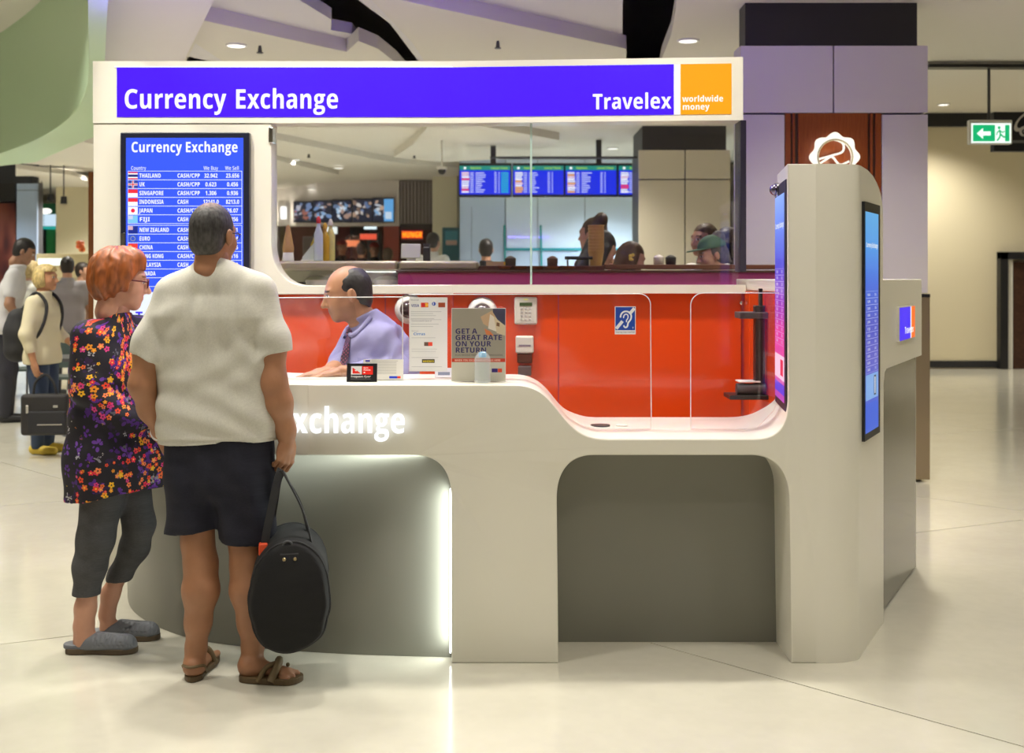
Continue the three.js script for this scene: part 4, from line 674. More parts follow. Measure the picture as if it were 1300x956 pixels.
// ---------------------------------------------------------------- man in the grey shirt, seen from behind
{
  const D = 4.50, k = D / F, cx = 275, man = thing('person', 'man in light grey shirt and navy shorts standing at the kiosk holding a black bag', 'person', [(cx - CX) * k, 0, -D]);
  const q = (px, py, z = 0) => [(px - cx) * k, CH - (py - CY) * k, z], skin = [0.37, 0.175, 0.09], dx = (p) => p * k, lv = (py, a, c, z, r) => [dx(a - cx), dx(c - cx), q(0, py)[1], z, r];
  const b = new Field(0.03);
  b.chain([[...q(270, 312, -0.01), 0.052], [...q(272, 345, 0.0), 0.06]]);                                                   // neck
  b.trunk([lv(385, 242, 302, -0.03, 0.085), lv(470, 250, 300, -0.045, 0.09), lv(570, 250, 304, -0.02, 0.1)]);
  b.chain([[...q(216, 378, -0.01), 0.055], [...q(190, 448, 0.02), 0.050], [...q(183, 488, 0.03), 0.046], [...q(190, 520, -0.01), 0.044], [...q(199, 550, -0.06), 0.031], [...q(206, 575, -0.09), 0.03]]);   // arm bent to the front
  b.chain([[...q(329, 375, -0.01), 0.055], [...q(345, 440, 0.015), 0.055], [...q(349, 485, 0.03), 0.049], [...q(355, 510, 0.02), 0.05], [...q(363, 546, 0.0), 0.034], [...q(364, 562, 0.0), 0.030]]);
  b.chain([[...q(250, 575, -0.02), 0.095], [...q(249, 640, -0.02), 0.078], [...q(250, 690, -0.01), 0.058], [...q(255, 715, 0.0), 0.060], [...q(256, 748, 0.012), 0.066], [...q(252, 790, 0.005), 0.047], [...q(249, 822, 0.0), 0.036], [...q(248, 842, 0.01), 0.037]]);
  b.chain([[...q(302, 575, -0.02), 0.095], [...q(307, 640, -0.02), 0.078], [...q(311, 690, -0.01), 0.060], [...q(314, 718, 0.0), 0.061], [...q(316, 748, 0.012), 0.066], [...q(319, 790, 0.008), 0.047], [...q(321, 820, 0.0), 0.038], [...q(320, 842, 0.015), 0.038]]);
  // feet: one pointing away, one turned out
  b.cap([dx(-27), 0.055, 0.02], [dx(-27), 0.05, 0.03], 0.036, 0.036, 0.02).cap([dx(-27), 0.045, 0.0], [dx(-24), 0.032, -0.16], 0.034, 0.022, 0.03).cap([dx(-33), 0.03, -0.13], [dx(-36), 0.026, -0.19], 0.014, 0.012, 0.01).cap([dx(-20), 0.03, -0.13], [dx(-16), 0.028, -0.2], 0.018, 0.015, 0.01);
  b.cap([dx(42), 0.055, 0.03], [dx(45), 0.05, 0.02], 0.037, 0.037, 0.02).cap([dx(45), 0.05, 0.02], [dx(92), 0.034, 0.05], 0.035, 0.022, 0.03).cap([dx(92), 0.032, 0.03], [dx(104), 0.026, 0.03], 0.017, 0.013, 0.01).cap([dx(90), 0.028, 0.06], [dx(101), 0.025, 0.062], 0.014, 0.011, 0.01).cap([dx(88), 0.026, 0.078], [dx(96), 0.023, 0.083], 0.012, 0.01, 0.008);
  const body = b.mesh(0.0085, skinC(skin));
  const hm = pose(q(270, 300, -0.012), R - 0.28, 0.02, 0, 0.99), head = headField({ ear: 1.15 }).mesh(0.0038, faceColor(skin, { brow: [0.1, 0.08, 0.07] })).applyMatrix4(hm);
  const hand = handGeo(frameFrom(q(365, 556, 0.0), [-0.10, -1, 0.1], [-0.7, -0.1, -0.7]), skin, { curl: [1.0, 1.05, 1.05, 1.1], thumb: 1.0, s: 1.02, mirror: 1 });
  const pocketHand = handGeo(frameFrom(q(202, 556, -0.07), [0.1, -1, -0.25], [1, 0, -0.2]), skin, { curl: [0.4, 0.4, 0.4, 0.4], cell: 0.005 });
  lpart('body', joinBody(body, head, hand, pocketHand), skinMat, man);
  const h = new Field(0.02); h.ell([0, 0.034, -0.017], [0.0775, 0.0955, 0.0995]).ell([0, -0.03, -0.058], [0.064, 0.055, 0.05], 0.03).cut((x, y, z) => (z - (y > 0.02 ? 0.045 : -0.012) - 0.0) * 0.9).cut((x, y, z) => -(y + 0.075)); h.cut((x, y, z) => 0.9 * (z + 0.2 * (y - 0.02) - 0.05));
  h.disp = (x, y, z) => 0.0022 * vnoise(x * 160, y * 90, z * 160);
  lpart('hair', h.mesh(0.0038, (x, y, z) => { const n = vnoise(x * 150, y * 60, z * 150) + 0.6 * vnoise(x * 380, y * 120, z * 380), crown = Math.min(1, Math.max(0, (0.055 - Math.hypot(x, (z + 0.03) * 0.8)) / 0.03)) * (y > 0.06 ? 1 : 0) * (0.6 + n), g = 0.034 + 0.045 * n + 0.03 * Math.min(1, Math.max(0, 0.02 - y) / 0.05); return [Math.max(0.012, g + crown * 0.16), Math.max(0.011, g * 0.92 + crown * 0.07), Math.max(0.01, g * 0.86 + crown * 0.045)]; }).applyMatrix4(hm), hairMat(0.6), man);
  // shirt
  const torso = new Field(0.05), sl = new Field(0.04), sr = new Field(0.04), s = new Field(0.03);
  torso.trunk([lv(374, 233, 311, -0.02, 0.082), lv(402, 231, 311, -0.02, 0.112), lv(470, 240, 310, -0.045, 0.128), lv(530, 244, 307, -0.035, 0.135), lv(590, 246, 305, -0.025, 0.138)], 0.05).chain([[...q(271, 338, -0.005), 0.066], [...q(271, 352, -0.005), 0.072]], 0.04).chain([[...q(219, 372, -0.01), 0.062], [...q(258, 357, -0.01), 0.058], [...q(286, 357, -0.01), 0.058], [...q(326, 369, -0.01), 0.064]], 0.05);
  torso.cut((x, y) => q(0, 560)[1] + 0.008 * Math.sin(x * 9 + 0.6) - y).cut((x, y, z) => y - q(0, 331)[1] + 0.25 * (z + 0.0) * -1);
  sl.chain([[...q(217, 376, -0.01), 0.066], [...q(193, 434, 0.015), 0.062], [...q(184, 470, 0.03), 0.062]]).cut((x, y) => (q(0, 452)[1] - y) * 0.95 + (x - dx(-90)) * -0.3);
  sr.chain([[...q(328, 373, -0.01), 0.067], [...q(345, 432, 0.012), 0.068], [...q(353, 475, 0.025), 0.068]]).cut((x, y) => (q(0, 448)[1] - y) * 0.95 + (x - dx(80)) * 0.25);
  s.add(torso).add(sl, 0.016).add(sr, 0.016);
  s.disp = (x, y, z) => {
    const u = x, v = y - 1.2, G = (a, s) => Math.exp(-(a * a) / s); let d = 0.003 * vnoise(x * 9, y * 7, z * 9);
    const crease = (t) => { const w = Math.abs(((t % 1) + 1.5) % 1 - 0.5) * 2; return w * w * (3 - 2 * w) - 0.5; };
    d += 0.014 * crease((u * 0.75 + v) * 6.5 + 0.5 * vnoise(x * 7, y * 7, 1)) * G(u - 0.17, 0.008) * G(v - 0.06, 0.03);
    d += 0.013 * crease((-u * 0.75 + v) * 6.2 + 0.5 * vnoise(x * 7, y * 7, 2)) * G(u + 0.17, 0.008) * G(v - 0.06, 0.03);
    d += 0.013 * crease(u * 11 + v * 2 + 0.8 * vnoise(x * 6, y * 4, 3)) * G(v - 0.2, 0.02) * G(u, 0.02);
    d += 0.011 * crease((v + u * 0.35) * 9 + 0.9 * vnoise(x * 4, y * 4, 5)) * G(v + 0.17, 0.014);
    d += 0.006 * crease((v - u * 0.5) * 8 + 0.9 * vnoise(x * 5, y * 5, 8)) * G(v + 0.02, 0.01);
    d += 0.004 * (G(y - q(0, 556)[1], 0.00001) - G(y - q(0, 553)[1], 0.00001));
    return d;
  };
  const sg = s.mesh(0.006); lpart('shirt', sg, fabric(31, [203, 201, 189], 9, [128, 64], [7, 4]), man);
  // shorts
  const t = new Field(0.04);
  t.cap(q(250, 565, -0.022), q(304, 565, -0.022), 0.124, 0.124, 0.05).cap(q(250, 600, -0.02), q(304, 600, -0.02), 0.128, 0.128, 0.05).chain([[...q(245, 610, -0.02), 0.112], [...q(240, 700, -0.02), 0.096]], 0.035).chain([[...q(308, 610, -0.02), 0.115], [...q(314, 710, -0.02), 0.108]], 0.035);
  t.cut((x, y) => (x < dx(2) ? q(0, 674)[1] - 0.0 + (x + dx(30)) * 0.12 : q(0, 688)[1] - (x - dx(35)) * 0.06) - y).cut((x, y) => y - q(0, 555)[1]);
  t.disp = (x, y, z) => 0.012 * Math.sin((x + 0.3 * y) * 48 + 5 * vnoise(x * 6, y * 3, z * 6)) * (0.6 - Math.min(0.5, Math.abs(y - 0.62))) + 0.006 * vnoise(x * 9, y * 6, z * 9);
  lpart('shorts', t.mesh(0.008), fabric(32, [27, 28, 42], 8, [7, 90], [3, 6]), man);
  // wristband
  lpart('wristband', new THREE.TorusGeometry(0.033, 0.009, 10, 28).scale(1, 1, 1.6).applyMatrix4(frameFrom(q(198, 549, -0.05), [1, 0.2, 0.3], [0, 0, 1]).multiply(new THREE.Matrix4().makeRotationX(-0.2)).multiply(new THREE.Matrix4().makeRotationX(R / 2))), mat(lin(0.8, 0.78, 0.76), 0.5), man);
  // spectacles arm showing past the ear
  lpart('spectacles', merge([-1, 1].flatMap((e) => [rod([e * 0.079, 0.012, -0.01], [e * 0.066, 0.012, 0.09], 0.0022), new THREE.TorusGeometry(0.022, 0.002, 6, 20).scale(1.1, 0.8, 1).translate(e * 0.033, 0.006, 0.1)])).applyMatrix4(hm), M.black, man);
  // sandals
  const sole = (pts, h) => { const g = planPoly(new THREE.CatmullRomCurve3(pts.map(([x, z]) => V(x, 0, z)), true).getSpacedPoints(40).map((p) => [p.x, p.z]), 0.001, h, 0.003); return g; };
  const leather = mat(lin(0.11, 0.07, 0.03), 0.5), strap = mat(lin(0.16, 0.11, 0.05), 0.6);
  const s1 = lpart('sandal', sole([[dx(-27), 0.065], [dx(-38), 0.03], [dx(-37), -0.06], [dx(-42), -0.15], [dx(-30), -0.225], [dx(-14), -0.21], [dx(-11), -0.13], [dx(-16), -0.03], [dx(-16), 0.035]], 0.022), leather, man);
  lpart('strap', tube([[dx(-41), 0.01, -0.13], [dx(-36), 0.065, -0.12], [dx(-22), 0.072, -0.12], [dx(-12), 0.01, -0.13]], 0.012, 20, 8), strap, s1); lpart('heel_strap', tube([[dx(-38), 0.012, -0.02], [dx(-40), 0.055, 0.03], [dx(-27), 0.06, 0.068], [dx(-14), 0.055, 0.03], [dx(-15), 0.012, -0.02]], 0.006, 24, 6), strap, s1);
  const s2 = lpart('sandal', sole([[dx(31), 0.03], [dx(35), -0.02], [dx(60), -0.02], [dx(90), -0.005], [dx(109), 0.012], [dx(112), 0.045], [dx(100), 0.095], [dx(70), 0.09], [dx(45), 0.075], [dx(34), 0.06]], 0.024), leather, man);
  const band = new Field(0.012); band.cap([dx(70), 0.062, 0.04], [dx(84), 0.05, 0.05], 0.034, 0.034); band.cut((x, y, z) => 0.012 - y); lpart('strap', merge(tube([[dx(75), 0.012, -0.008], [dx(80), 0.07, 0.01], [dx(82), 0.07, 0.05], [dx(74), 0.012, 0.094]], 0.015, 24, 8), tube([[dx(58), 0.012, 0.085], [dx(68), 0.06, 0.07], [dx(82), 0.072, 0.04]], 0.010, 18, 8), new THREE.SphereGeometry(0.008, 10, 8).translate(dx(93), 0.062, 0.04)), strap, s2);
}
// ---------------------------------------------------------------- black holdall in his hand
{
  const D = 4.46, k = D / F, cx = 368, o = thing('holdall_bag', 'black fabric holdall bag hanging from the hand of the man in navy shorts', 'bag', [(cx - CX) * k, CH - (815 - CY) * k, -D]), y0 = CH - (815 - CY) * k;
  const q = (px, py, z = 0) => [(px - cx) * k, CH - (py - CY) * k - y0, z];
  const f = new Field(0.05); f.cap(q(368, 738, -0.15), q(368, 738, 0.1), 0.14, 0.14, 0.06).cap(q(366, 768, -0.15), q(368, 768, 0.1), 0.142, 0.14, 0.06).cap(q(370, 714, -0.14), q(370, 714, 0.08), 0.115, 0.115, 0.06);
  f.cut((x, y) => 0.004 + 0.02 * Math.sin(x * 12) * 0 - y + Math.max(0, Math.abs(x) - 0.06) * 0.55 - 0.01); f.disp = (x, y, z) => 0.006 * vnoise(x * 12, y * 9, z * 8) + 0.004 * Math.sin(y * 40 + x * 22) * Math.exp(-((y - 0.1) ** 2) / 0.006); f.cut((x, y, z) => Math.abs(z + 0.025) - 0.215 + 1.1 * (x * x + (y - 0.2) * (y - 0.2)));
  const cloth = fabric(33, [17, 17, 18], 5, [9, 110], [4, 6]); lpart('body', f.mesh(0.007), cloth, o);
  const piping = (z) => { const pts = []; for (let i = 0; i < 36; i++) { const a = i / 36 * 2 * R; let r = 0.1; for (let j = 0; j < 40 && f.at(Math.sin(a) * r, 0.2 + Math.cos(a) * r, z) < 0; j++) r += 0.004; pts.push([Math.sin(a) * (r - 0.002), 0.2 + Math.cos(a) * (r - 0.002), z]); } return tube(pts, 0.005, 90, 6, true); };
  lpart('piping', piping(0.13), M.blackMatt, o); lpart('piping', piping(-0.18), M.blackMatt, o);
  const web = (pts) => { const c = new THREE.CatmullRomCurve3(pts.map((p) => V(...p))), n = 40, P0 = c.getSpacedPoints(n), g = []; const pos = [], nor = []; const sh = new THREE.Shape([new THREE.Vector2(-0.003, -0.015), new THREE.Vector2(0.003, -0.015), new THREE.Vector2(0.003, 0.015), new THREE.Vector2(-0.003, 0.015)]); return new THREE.ExtrudeGeometry(sh, { steps: 50, extrudePath: c, bevelEnabled: false }); };
  lpart('strap', web([q(338, 716, 0.05), q(337, 690, 0.05), q(346, 640, 0.03), q(354, 604, 0.012), q(357, 596, 0.0), q(361, 604, -0.015), q(380, 640, -0.05), q(392, 690, -0.08), q(393, 718, -0.09)]), M.blackMatt, o);
  lpart('strap', web([q(342, 716, -0.11), q(341, 690, -0.11), q(348, 640, -0.06), q(354, 606, -0.012), q(359, 598, 0.002), q(364, 606, 0.02), q(384, 645, 0.05), q(396, 692, 0.06), q(397, 720, 0.05)]), M.blackMatt, o);
  lpart('end_tab', box(q(356, 0)[0], q(380, 0)[0], q(0, 704)[1], q(0, 690)[1], 0.12, 0.16, 0.006), M.blackMatt, o);
  o.rotation.y = 0.17;
  for (const px of [362, 375]) lpart('stud', new THREE.SphereGeometry(0.007, 12, 8).translate(...q(px, 697, 0.165)), mat(lin(0.5, 0.4, 0.2), 0.3, { metalness: 1 }), o);
  lpart('clip', new THREE.TorusGeometry(0.016, 0.004, 8, 20).translate(...q(366, 682, 0.14)), M.darkGrey, o);
  lpart('tag', box(q(330, 0)[0], q(341, 0)[0], q(0, 699)[1], q(0, 684)[1], 0.035, 0.075, 0.006), mat(lin(0.75, 0.08, 0.02), 0.6), o);
}
// ---------------------------------------------------------------- woman in the floral tunic
{
  const D = 4.85, k = D / F, cx = 148, w = thing('person', 'woman with short red hair in a dark floral tunic and grey leggings beside the kiosk', 'person', [(cx - CX) * k, 0, -D]);
  const q = (px, py, z = 0) => [(px - cx) * k, CH - (py - CY) * k, z], skin = [0.56, 0.29, 0.19], dx = (p) => p * k;
  const b = new Field(0.03);
  b.chain([[...q(148, 385, -0.02), 0.05], [...q(143, 410, -0.02), 0.055]]); b.chain([[...q(144, 440, -0.02), 0.07], [...q(148, 500, -0.02), 0.075], [...q(148, 580, -0.02), 0.08]]);
  b.chain([[...q(142, 590, 0.03), 0.07], [...q(128, 680, 0.06), 0.055], [...q(119, 735, 0.05), 0.04]]).chain([[...q(156, 600, -0.06), 0.06], [...q(172, 668, -0.05), 0.045], [...q(143, 732, -0.10), 0.036]]);
  b.chain([[...q(119, 735, 0.05), 0.04], [...q(114, 768, 0.05), 0.039], [...q(112, 790, 0.05), 0.036], [...q(112, 808, 0.05), 0.036]]).chain([[...q(143, 732, -0.10), 0.036], [...q(130, 762, -0.10), 0.034], [...q(124, 790, -0.11), 0.036]]);
  b.cap([dx(-36), 0.045, 0.05], [dx(-2), 0.035, 0.05], 0.034, 0.026).cap([dx(-24), 0.05, -0.12], [dx(4), 0.04, -0.12], 0.034, 0.026);
  b.chain([[...q(166, 430, -0.10), 0.045], [...q(186, 480, -0.16), 0.043], [...q(196, 520, -0.1), 0.036], [...q(200, 548, -0.04), 0.028]]).chain([[...q(126, 430, 0.08), 0.045], [...q(128, 490, 0.14), 0.044], [...q(165, 525, 0.12), 0.036], [...q(192, 535, 0.04), 0.028]]);
  const body = b.mesh(0.009, skinC(skin)), hm = pose(q(152, 358, -0.02), R / 2 + 0.35, 0.12, 0, 0.98), head = headField({ jaw: 1.05 }).mesh(0.004, faceColor(skin, { brow: [0.2, 0.08, 0.03], lip: [0.9, 0.6, 0.6] })).applyMatrix4(hm);
  const h1 = handGeo(frameFrom(q(198, 545, -0.04), [0.6, -0.7, 0.1], [0.3, 0.2, -1]), skin, { cell: 0.005, s: 0.9 }), h2 = handGeo(frameFrom(q(190, 534, 0.04), [1, 0.05, -0.3], [0, -1, 0]), skin, { cell: 0.005, s: 0.9 });
  lpart('body', joinBody(body, head, h1, h2), skinMat, w);
  const h = new Field(0.03); h.ell([0, 0.045, -0.022], [0.096, 0.104, 0.116]).ell([0, -0.02, -0.06], [0.082, 0.075, 0.07], 0.04).ell([0, 0.10, 0.03], [0.068, 0.045, 0.06], 0.03).ell([0.07, 0.01, 0.01], [0.025, 0.05, 0.03], 0.02).ell([-0.07, 0.01, 0.01], [0.025, 0.05, 0.03], 0.02);
  h.cut((x, y, z) => (y < 0.055 ? z - 0.03 - Math.max(0, y) * 0.6 : z - 0.09)).cut((x, y) => -(y + 0.088)); h.disp = (x, y, z) => 0.006 * Math.sin((Math.atan2(x, z + 0.03) * 9 + y * 22) + 3 * vnoise(x * 25, y * 25, z * 25)) * 0.7 + 0.004 * vnoise(x * 70, y * 40, z * 70);
  lpart('hair', h.mesh(0.004, (x, y, z) => { const n = vnoise(x * 80, y * 30, z * 80), m = vnoise(x * 200, y * 40, z * 200), g = 1 + 0.9 * n + 0.5 * m; return [0.30 * g, 0.085 * g, 0.02 * g]; }).applyMatrix4(hm), hairMat(0.42), w);
  lpart('spectacles', merge([-1, 1].flatMap((e) => [rod([e * 0.085, 0.012, 0.0], [e * 0.06, 0.012, 0.1], 0.003), new THREE.TorusGeometry(0.022, 0.0032, 6, 20).scale(1.15, 0.85, 1).translate(e * 0.033, 0.006, 0.106)])).applyMatrix4(hm), mat(lin(0.12, 0.01, 0.02), 0.3), w);
  // tunic
  const s = new Field(0.05);
  s.chain([[...q(130, 432, 0.06), 0.085], [...q(131, 470, 0.05), 0.105], [...q(132, 520, 0.04), 0.112], [...q(131, 580, 0.035), 0.13], [...q(132, 660, 0.03), 0.142]], 0.06).chain([[...q(158, 430, -0.1), 0.085], [...q(164, 470, -0.08), 0.108], [...q(165, 520, -0.06), 0.112], [...q(165, 580, -0.05), 0.125], [...q(167, 660, -0.05), 0.135]], 0.06).chain([[...q(146, 404, -0.02), 0.062], [...q(143, 425, -0.02), 0.092]], 0.04);
  s.chain([[...q(122, 426, 0.09), 0.07], [...q(128, 490, 0.14), 0.062], [...q(165, 525, 0.12), 0.053], [...q(184, 532, 0.06), 0.045]], 0.03).chain([[...q(168, 425, -0.12), 0.07], [...q(186, 480, -0.16), 0.06], [...q(196, 520, -0.1), 0.052], [...q(199, 540, -0.06), 0.044]], 0.04);
  s.cut((x, y) => q(0, 626)[1] + 0.012 * Math.sin(x * 11 + 0.4) + x * 0.07 - y).cut((x, y, z) => y - q(0, 398)[1] - 0.12 * x);
  s.disp = (x, y, z) => { const a = Math.atan2(x, z + 0.02), low = Math.max(0, 1.0 - y); return low * 0.022 * Math.sin(a * 7 + 2 * vnoise(x * 4, y * 3, z * 4)) + 0.004 * vnoise(x * 10, y * 8, z * 10) + 0.006 * Math.exp(-((y - 1.0) ** 2) / 0.0004) + 0.004 * Math.sin(y * 60 + a * 3) * Math.exp(-((y - 1.08) ** 2) / 0.004); };
  const rnd = rng(77), print = canvasTex(1024, 1024, (x, W, H) => {
    x.fillStyle = '#17131f'; x.fillRect(0, 0, W, H);
    const wrap = (px, py, r, fn) => { for (const ax of [0, W, -W]) for (const ay of [0, H, -H]) if (px + ax > -r && px + ax < W + r && py + ay > -r && py + ay < H + r) { x.save(); x.translate(px + ax, py + ay); fn(); x.restore(); } };
    const blob = (c, r, n) => { const px = rnd() * W, py = rnd() * H, rs = Array.from({ length: n }, () => [rnd() * 7, rnd(), rnd()]); wrap(px, py, r * 2, () => { x.fillStyle = c; for (const [a, d, s] of rs) { x.beginPath(); x.ellipse(Math.cos(a) * r * d, Math.sin(a) * r * d, r * (0.12 + 0.3 * s), r * (0.08 + 0.2 * s), a, 0, 7); x.fill(); } }); };
    for (let i = 0; i < 110; i++) blob(['#4a1a78', '#5a2490', '#2a1640', '#6a3aa0'][i % 4], 44, 8);
    for (let i = 0; i < 44; i++) blob(['#8a8890', '#5c5c66', '#b0aeb4'][i % 3], 26, 9);
    const centers = Array.from({ length: 15 }, () => [rnd() * W, rnd() * H]);
    for (let i = 0; i < 330; i++) { const c = centers[i % 15], px = (c[0] + (rnd() - 0.5) * 260 + W) % W, py = (c[1] + (rnd() - 0.5) * 240 + H) % H, r = 10 + rnd() * 12, col = ['#ee4a26', '#f0702e', '#e8284a', '#f09a20', '#f4884e', '#d83a8a', '#f2b81c'][Math.floor(rnd() * 7)], rot = rnd() * 6, ring = rnd() < 0.6; wrap(px, py, r * 2, () => { x.rotate(rot); x.fillStyle = col; for (let p = 0; p < 5; p++) { x.beginPath(); x.ellipse(Math.cos(p * 1.257) * r * 0.6, Math.sin(p * 1.257) * r * 0.6, r * 0.5, r * 0.38, p * 1.257, 0, 7); x.fill(); } x.fillStyle = ring ? '#20121f' : '#f4d040'; x.beginPath(); x.arc(0, 0, r * 0.26, 0, 7); x.fill(); }); }
    for (let i = 0; i < 60; i++) blob(['#f0c020', '#f08030', '#8a3ac0', '#e8e4da'][i % 4], 9, 4);
  }, [1 / 0.62, 1 / 0.62]);
  const sg = s.mesh(0.0075); uvFrom(sg, (x, y, z) => [Math.atan2(x, z + 0.02) * 0.2, y]); lpart('tunic', sg, mat(0xffffff, 0.75, { map: print }), w);
  const t = new Field(0.03);
  t.cap(q(138, 580, 0.02), q(160, 580, -0.05), 0.105).chain([[...q(138, 610, 0.05), 0.092], [...q(128, 680, 0.06), 0.072], [...q(120, 715, 0.055), 0.064], [...q(115, 752, 0.05), 0.049], [...q(114, 760, 0.05), 0.047]]).chain([[...q(156, 600, -0.06), 0.088], [...q(172, 668, -0.05), 0.062], [...q(163, 700, -0.08), 0.058], [...q(142, 738, -0.10), 0.045], [...q(138, 746, -0.10), 0.044]]);
  t.cut((x, y, z) => (z > -0.025 ? q(0, 751)[1] : q(0, 745)[1]) - y); lpart('leggings', t.mesh(0.008), fabric(35, [72, 72, 74], 10, [8, 90], [3, 5]), w);
  const clogM = mat(lin(0.17, 0.18, 0.20), 0.55), soleM = mat(lin(0.10, 0.07, 0.04), 0.7);
  for (const [z, o] of [[0.05, -10], [-0.125, 2]]) {
    const f = new Field(0.02); f.cap([dx(-18 + o), 0.045, z], [dx(26 + o), 0.036, z], 0.042, 0.034).cap([dx(-40 + o), 0.03, z], [dx(28 + o), 0.028, z], 0.036, 0.042); f.cut((x, y) => 0.02 - y).cut((x, y) => 0.8 * (y - 0.04 - Math.max(0, (x - dx(-34 + o))) * 0.55)); f.disp = (x, y, zz) => (y > 0.035 && x > dx(-12 + o) && Math.sin(x * 330) * Math.sin((zz + y) * 330) > 0.45 ? 0.004 : 0);
    const c = lpart('clog', f.mesh(0.0045), clogM, w); const pts = [[-48, 0], [-44, 0.036], [-10, 0.036], [20, 0.046], [38, 0.03], [42, 0], [38, -0.03], [20, -0.046], [-10, -0.036], [-44, -0.036]].map(([a, d]) => V(dx(a + o), 0, z + d));
    lpart('sole', planPoly(new THREE.CatmullRomCurve3(pts, true).getSpacedPoints(40).map((p) => [p.x, p.z]), 0.001, 0.024, 0.004), soleM, c);
  }
}
// ---------------------------------------------------------------- clerk behind the counter
{
  const D = 5.34, k = D / F, cx = 475, c = thing('person', 'balding clerk in a lilac shirt and dark tie leaning on the counter inside the kiosk', 'person', [(cx - CX) * k, 0, -D]);
  const q = (px, py, z = 0) => [(px - cx) * k, CH - (py - CY) * k, z], skin = [0.40, 0.195, 0.105];
  const b = new Field(0.03);
  b.chain([[...q(453, 388, 0.02), 0.052], [...q(468, 415, 0.0), 0.062]]); b.chain([[...q(472, 435, -0.02), 0.09], [...q(480, 500, -0.02), 0.1], [...q(486, 570, -0.03), 0.1]]);
  const qd = (px, py, d) => { const w = P(px, py, d); return [w.x - c.position.x, w.y, w.z + D]; };
  b.chain([[...q(488, 430, 0.08), 0.055], [...qd(506, 474, 5.24), 0.042], [...qd(470, 475, 5.12), 0.038], [...qd(434, 472, 5.06), 0.029]]).chain([[...q(452, 430, -0.09), 0.055], [...qd(434, 464, 5.34), 0.04], [...qd(424, 470, 5.2), 0.036], [...qd(413, 473, 5.1), 0.028]]);
  b.chain([[...q(474, 580, 0.04), 0.08], [...q(472, 700, 0.04), 0.06], [...q(474, 770, 0.04), 0.04]]).chain([[...q(496, 580, -0.1), 0.08], [...q(494, 700, -0.1), 0.06], [...q(496, 770, -0.1), 0.04]]);
  const body = b.mesh(0.01, skinC(skin));
  const hm = pose(q(442, 374, 0.03), -R / 2 + 0.22, 0.2, 0, 1.0), head = headField({ nose: 1.0, jaw: 1.06 }).mesh(0.0034, faceColor(skin, { stubble: 0.6, lip: [0.62, 0.5, 0.5] })).applyMatrix4(hm);
  const h1 = handGeo(frameFrom(qd(434, 472.5, 5.06), [-1, -0.12, 0.12], [0.1, -1, 0]), skin, { curl: [0.35, 0.4, 0.45, 0.5], thumb: 0.5, s: 0.95, mirror: -1, cell: 0.004 }), h2 = handGeo(frameFrom(qd(413, 473.5, 5.09), [-1, -0.1, 0.25], [0.1, -1, 0]), skin, { curl: [0.3, 0.3, 0.35, 0.4], s: 0.95, cell: 0.004 });
  lpart('body', joinBody(body, head, h1, h2), skinMat, c);
  const h = new Field(0.015); h.ell([0, 0.033, -0.02], [0.0785, 0.0945, 0.0985]).ell([0, -0.03, -0.062], [0.064, 0.058, 0.046], 0.03); h.cut((x, y, z) => -(y + 0.075)).cut((x, y, z) => 0.6 * (z - 0.028 + Math.max(0, 0.03 - y) * 1.0 + Math.max(0, y - 0.045) * 0.9 + 0.006 * Math.sin(y * 160))).cut((x, y, z) => 0.6 * (y - 0.128 + Math.max(0, 0.07 - Math.abs(x)) * 0.4 + Math.max(0, z + 0.05) * 0.25)); h.disp = (x, y, z) => 0.002 * vnoise(x * 160, y * 90, z * 160);
  lpart('hair', h.mesh(0.0036, (x, y, z) => { const g = 0.014 + 0.012 * (vnoise(x * 120, y * 60, z * 120) + 0.4); return [g, g * 0.85, g * 0.8]; }).applyMatrix4(hm), hairMat(0.5), c);
  const s = new Field(0.04);
  s.chain([[...q(466, 440, 0.04), 0.1], [...q(464, 470, 0.03), 0.115], [...q(470, 530, 0.02), 0.12], [...q(474, 600, 0.02), 0.12]], 0.06).chain([[...q(488, 438, -0.1), 0.1], [...q(494, 470, -0.09), 0.115], [...q(498, 530, -0.09), 0.12], [...q(500, 600, -0.08), 0.12]], 0.06).chain([[...q(462, 402, 0.01), 0.068], [...q(476, 425, -0.02), 0.105]], 0.03);
  s.chain([[...q(486, 430, 0.08), 0.075], [...qd(505, 474, 5.24), 0.06], [...qd(470, 475, 5.12), 0.052], [...qd(447, 473, 5.08), 0.044]], 0.04).chain([[...q(452, 430, -0.09), 0.075], [...qd(434, 463, 5.34), 0.056], [...qd(426, 468, 5.24), 0.047]], 0.04);
  s.cut((x, y) => q(0, 600)[1] - y).cut((x, y, z) => (y - q(0, 397)[1]) * 0.9 - 0.45 * (x + 0.03) * 1.0);
  s.disp = (x, y, z) => 0.004 * vnoise(x * 10, y * 9, z * 10) + 0.0045 * Math.sin((x * 0.8 - y * 0.7) * 70 + 4 * vnoise(x * 6, y * 6, z * 6)) * Math.exp(-((y - 1.22) ** 2) / 0.01);
  lpart('shirt', s.mesh(0.0065), fabric(36, [142, 140, 180], 8, [9, 130], [5, 8], { roughness: 0.8 }), c);
  const col = (pts) => { const cc = new THREE.CatmullRomCurve3(pts.map((p) => V(...p))); return tube(pts, 0.009, 24, 8); };
  // collar and tie follow the open front of the shirt
  const onShirt = (px, py) => { let z = 0.3; const [x, y] = q(px, py); while (z > -0.1 && s.at(x, y, z) > 0.004) z -= 0.003; return [x, y, z]; };
  lpart('collar', merge(tube([onShirt(441, 418), onShirt(452, 424), onShirt(462, 416), onShirt(473, 402)].map((p) => [p[0], p[1], p[2] + 0.004]), 0.011, 24, 8), tube([onShirt(441, 420), onShirt(439, 428)], 0.008, 6, 8)), fabric(36, [146, 144, 184], 6, [9, 130], [5, 8]), c);
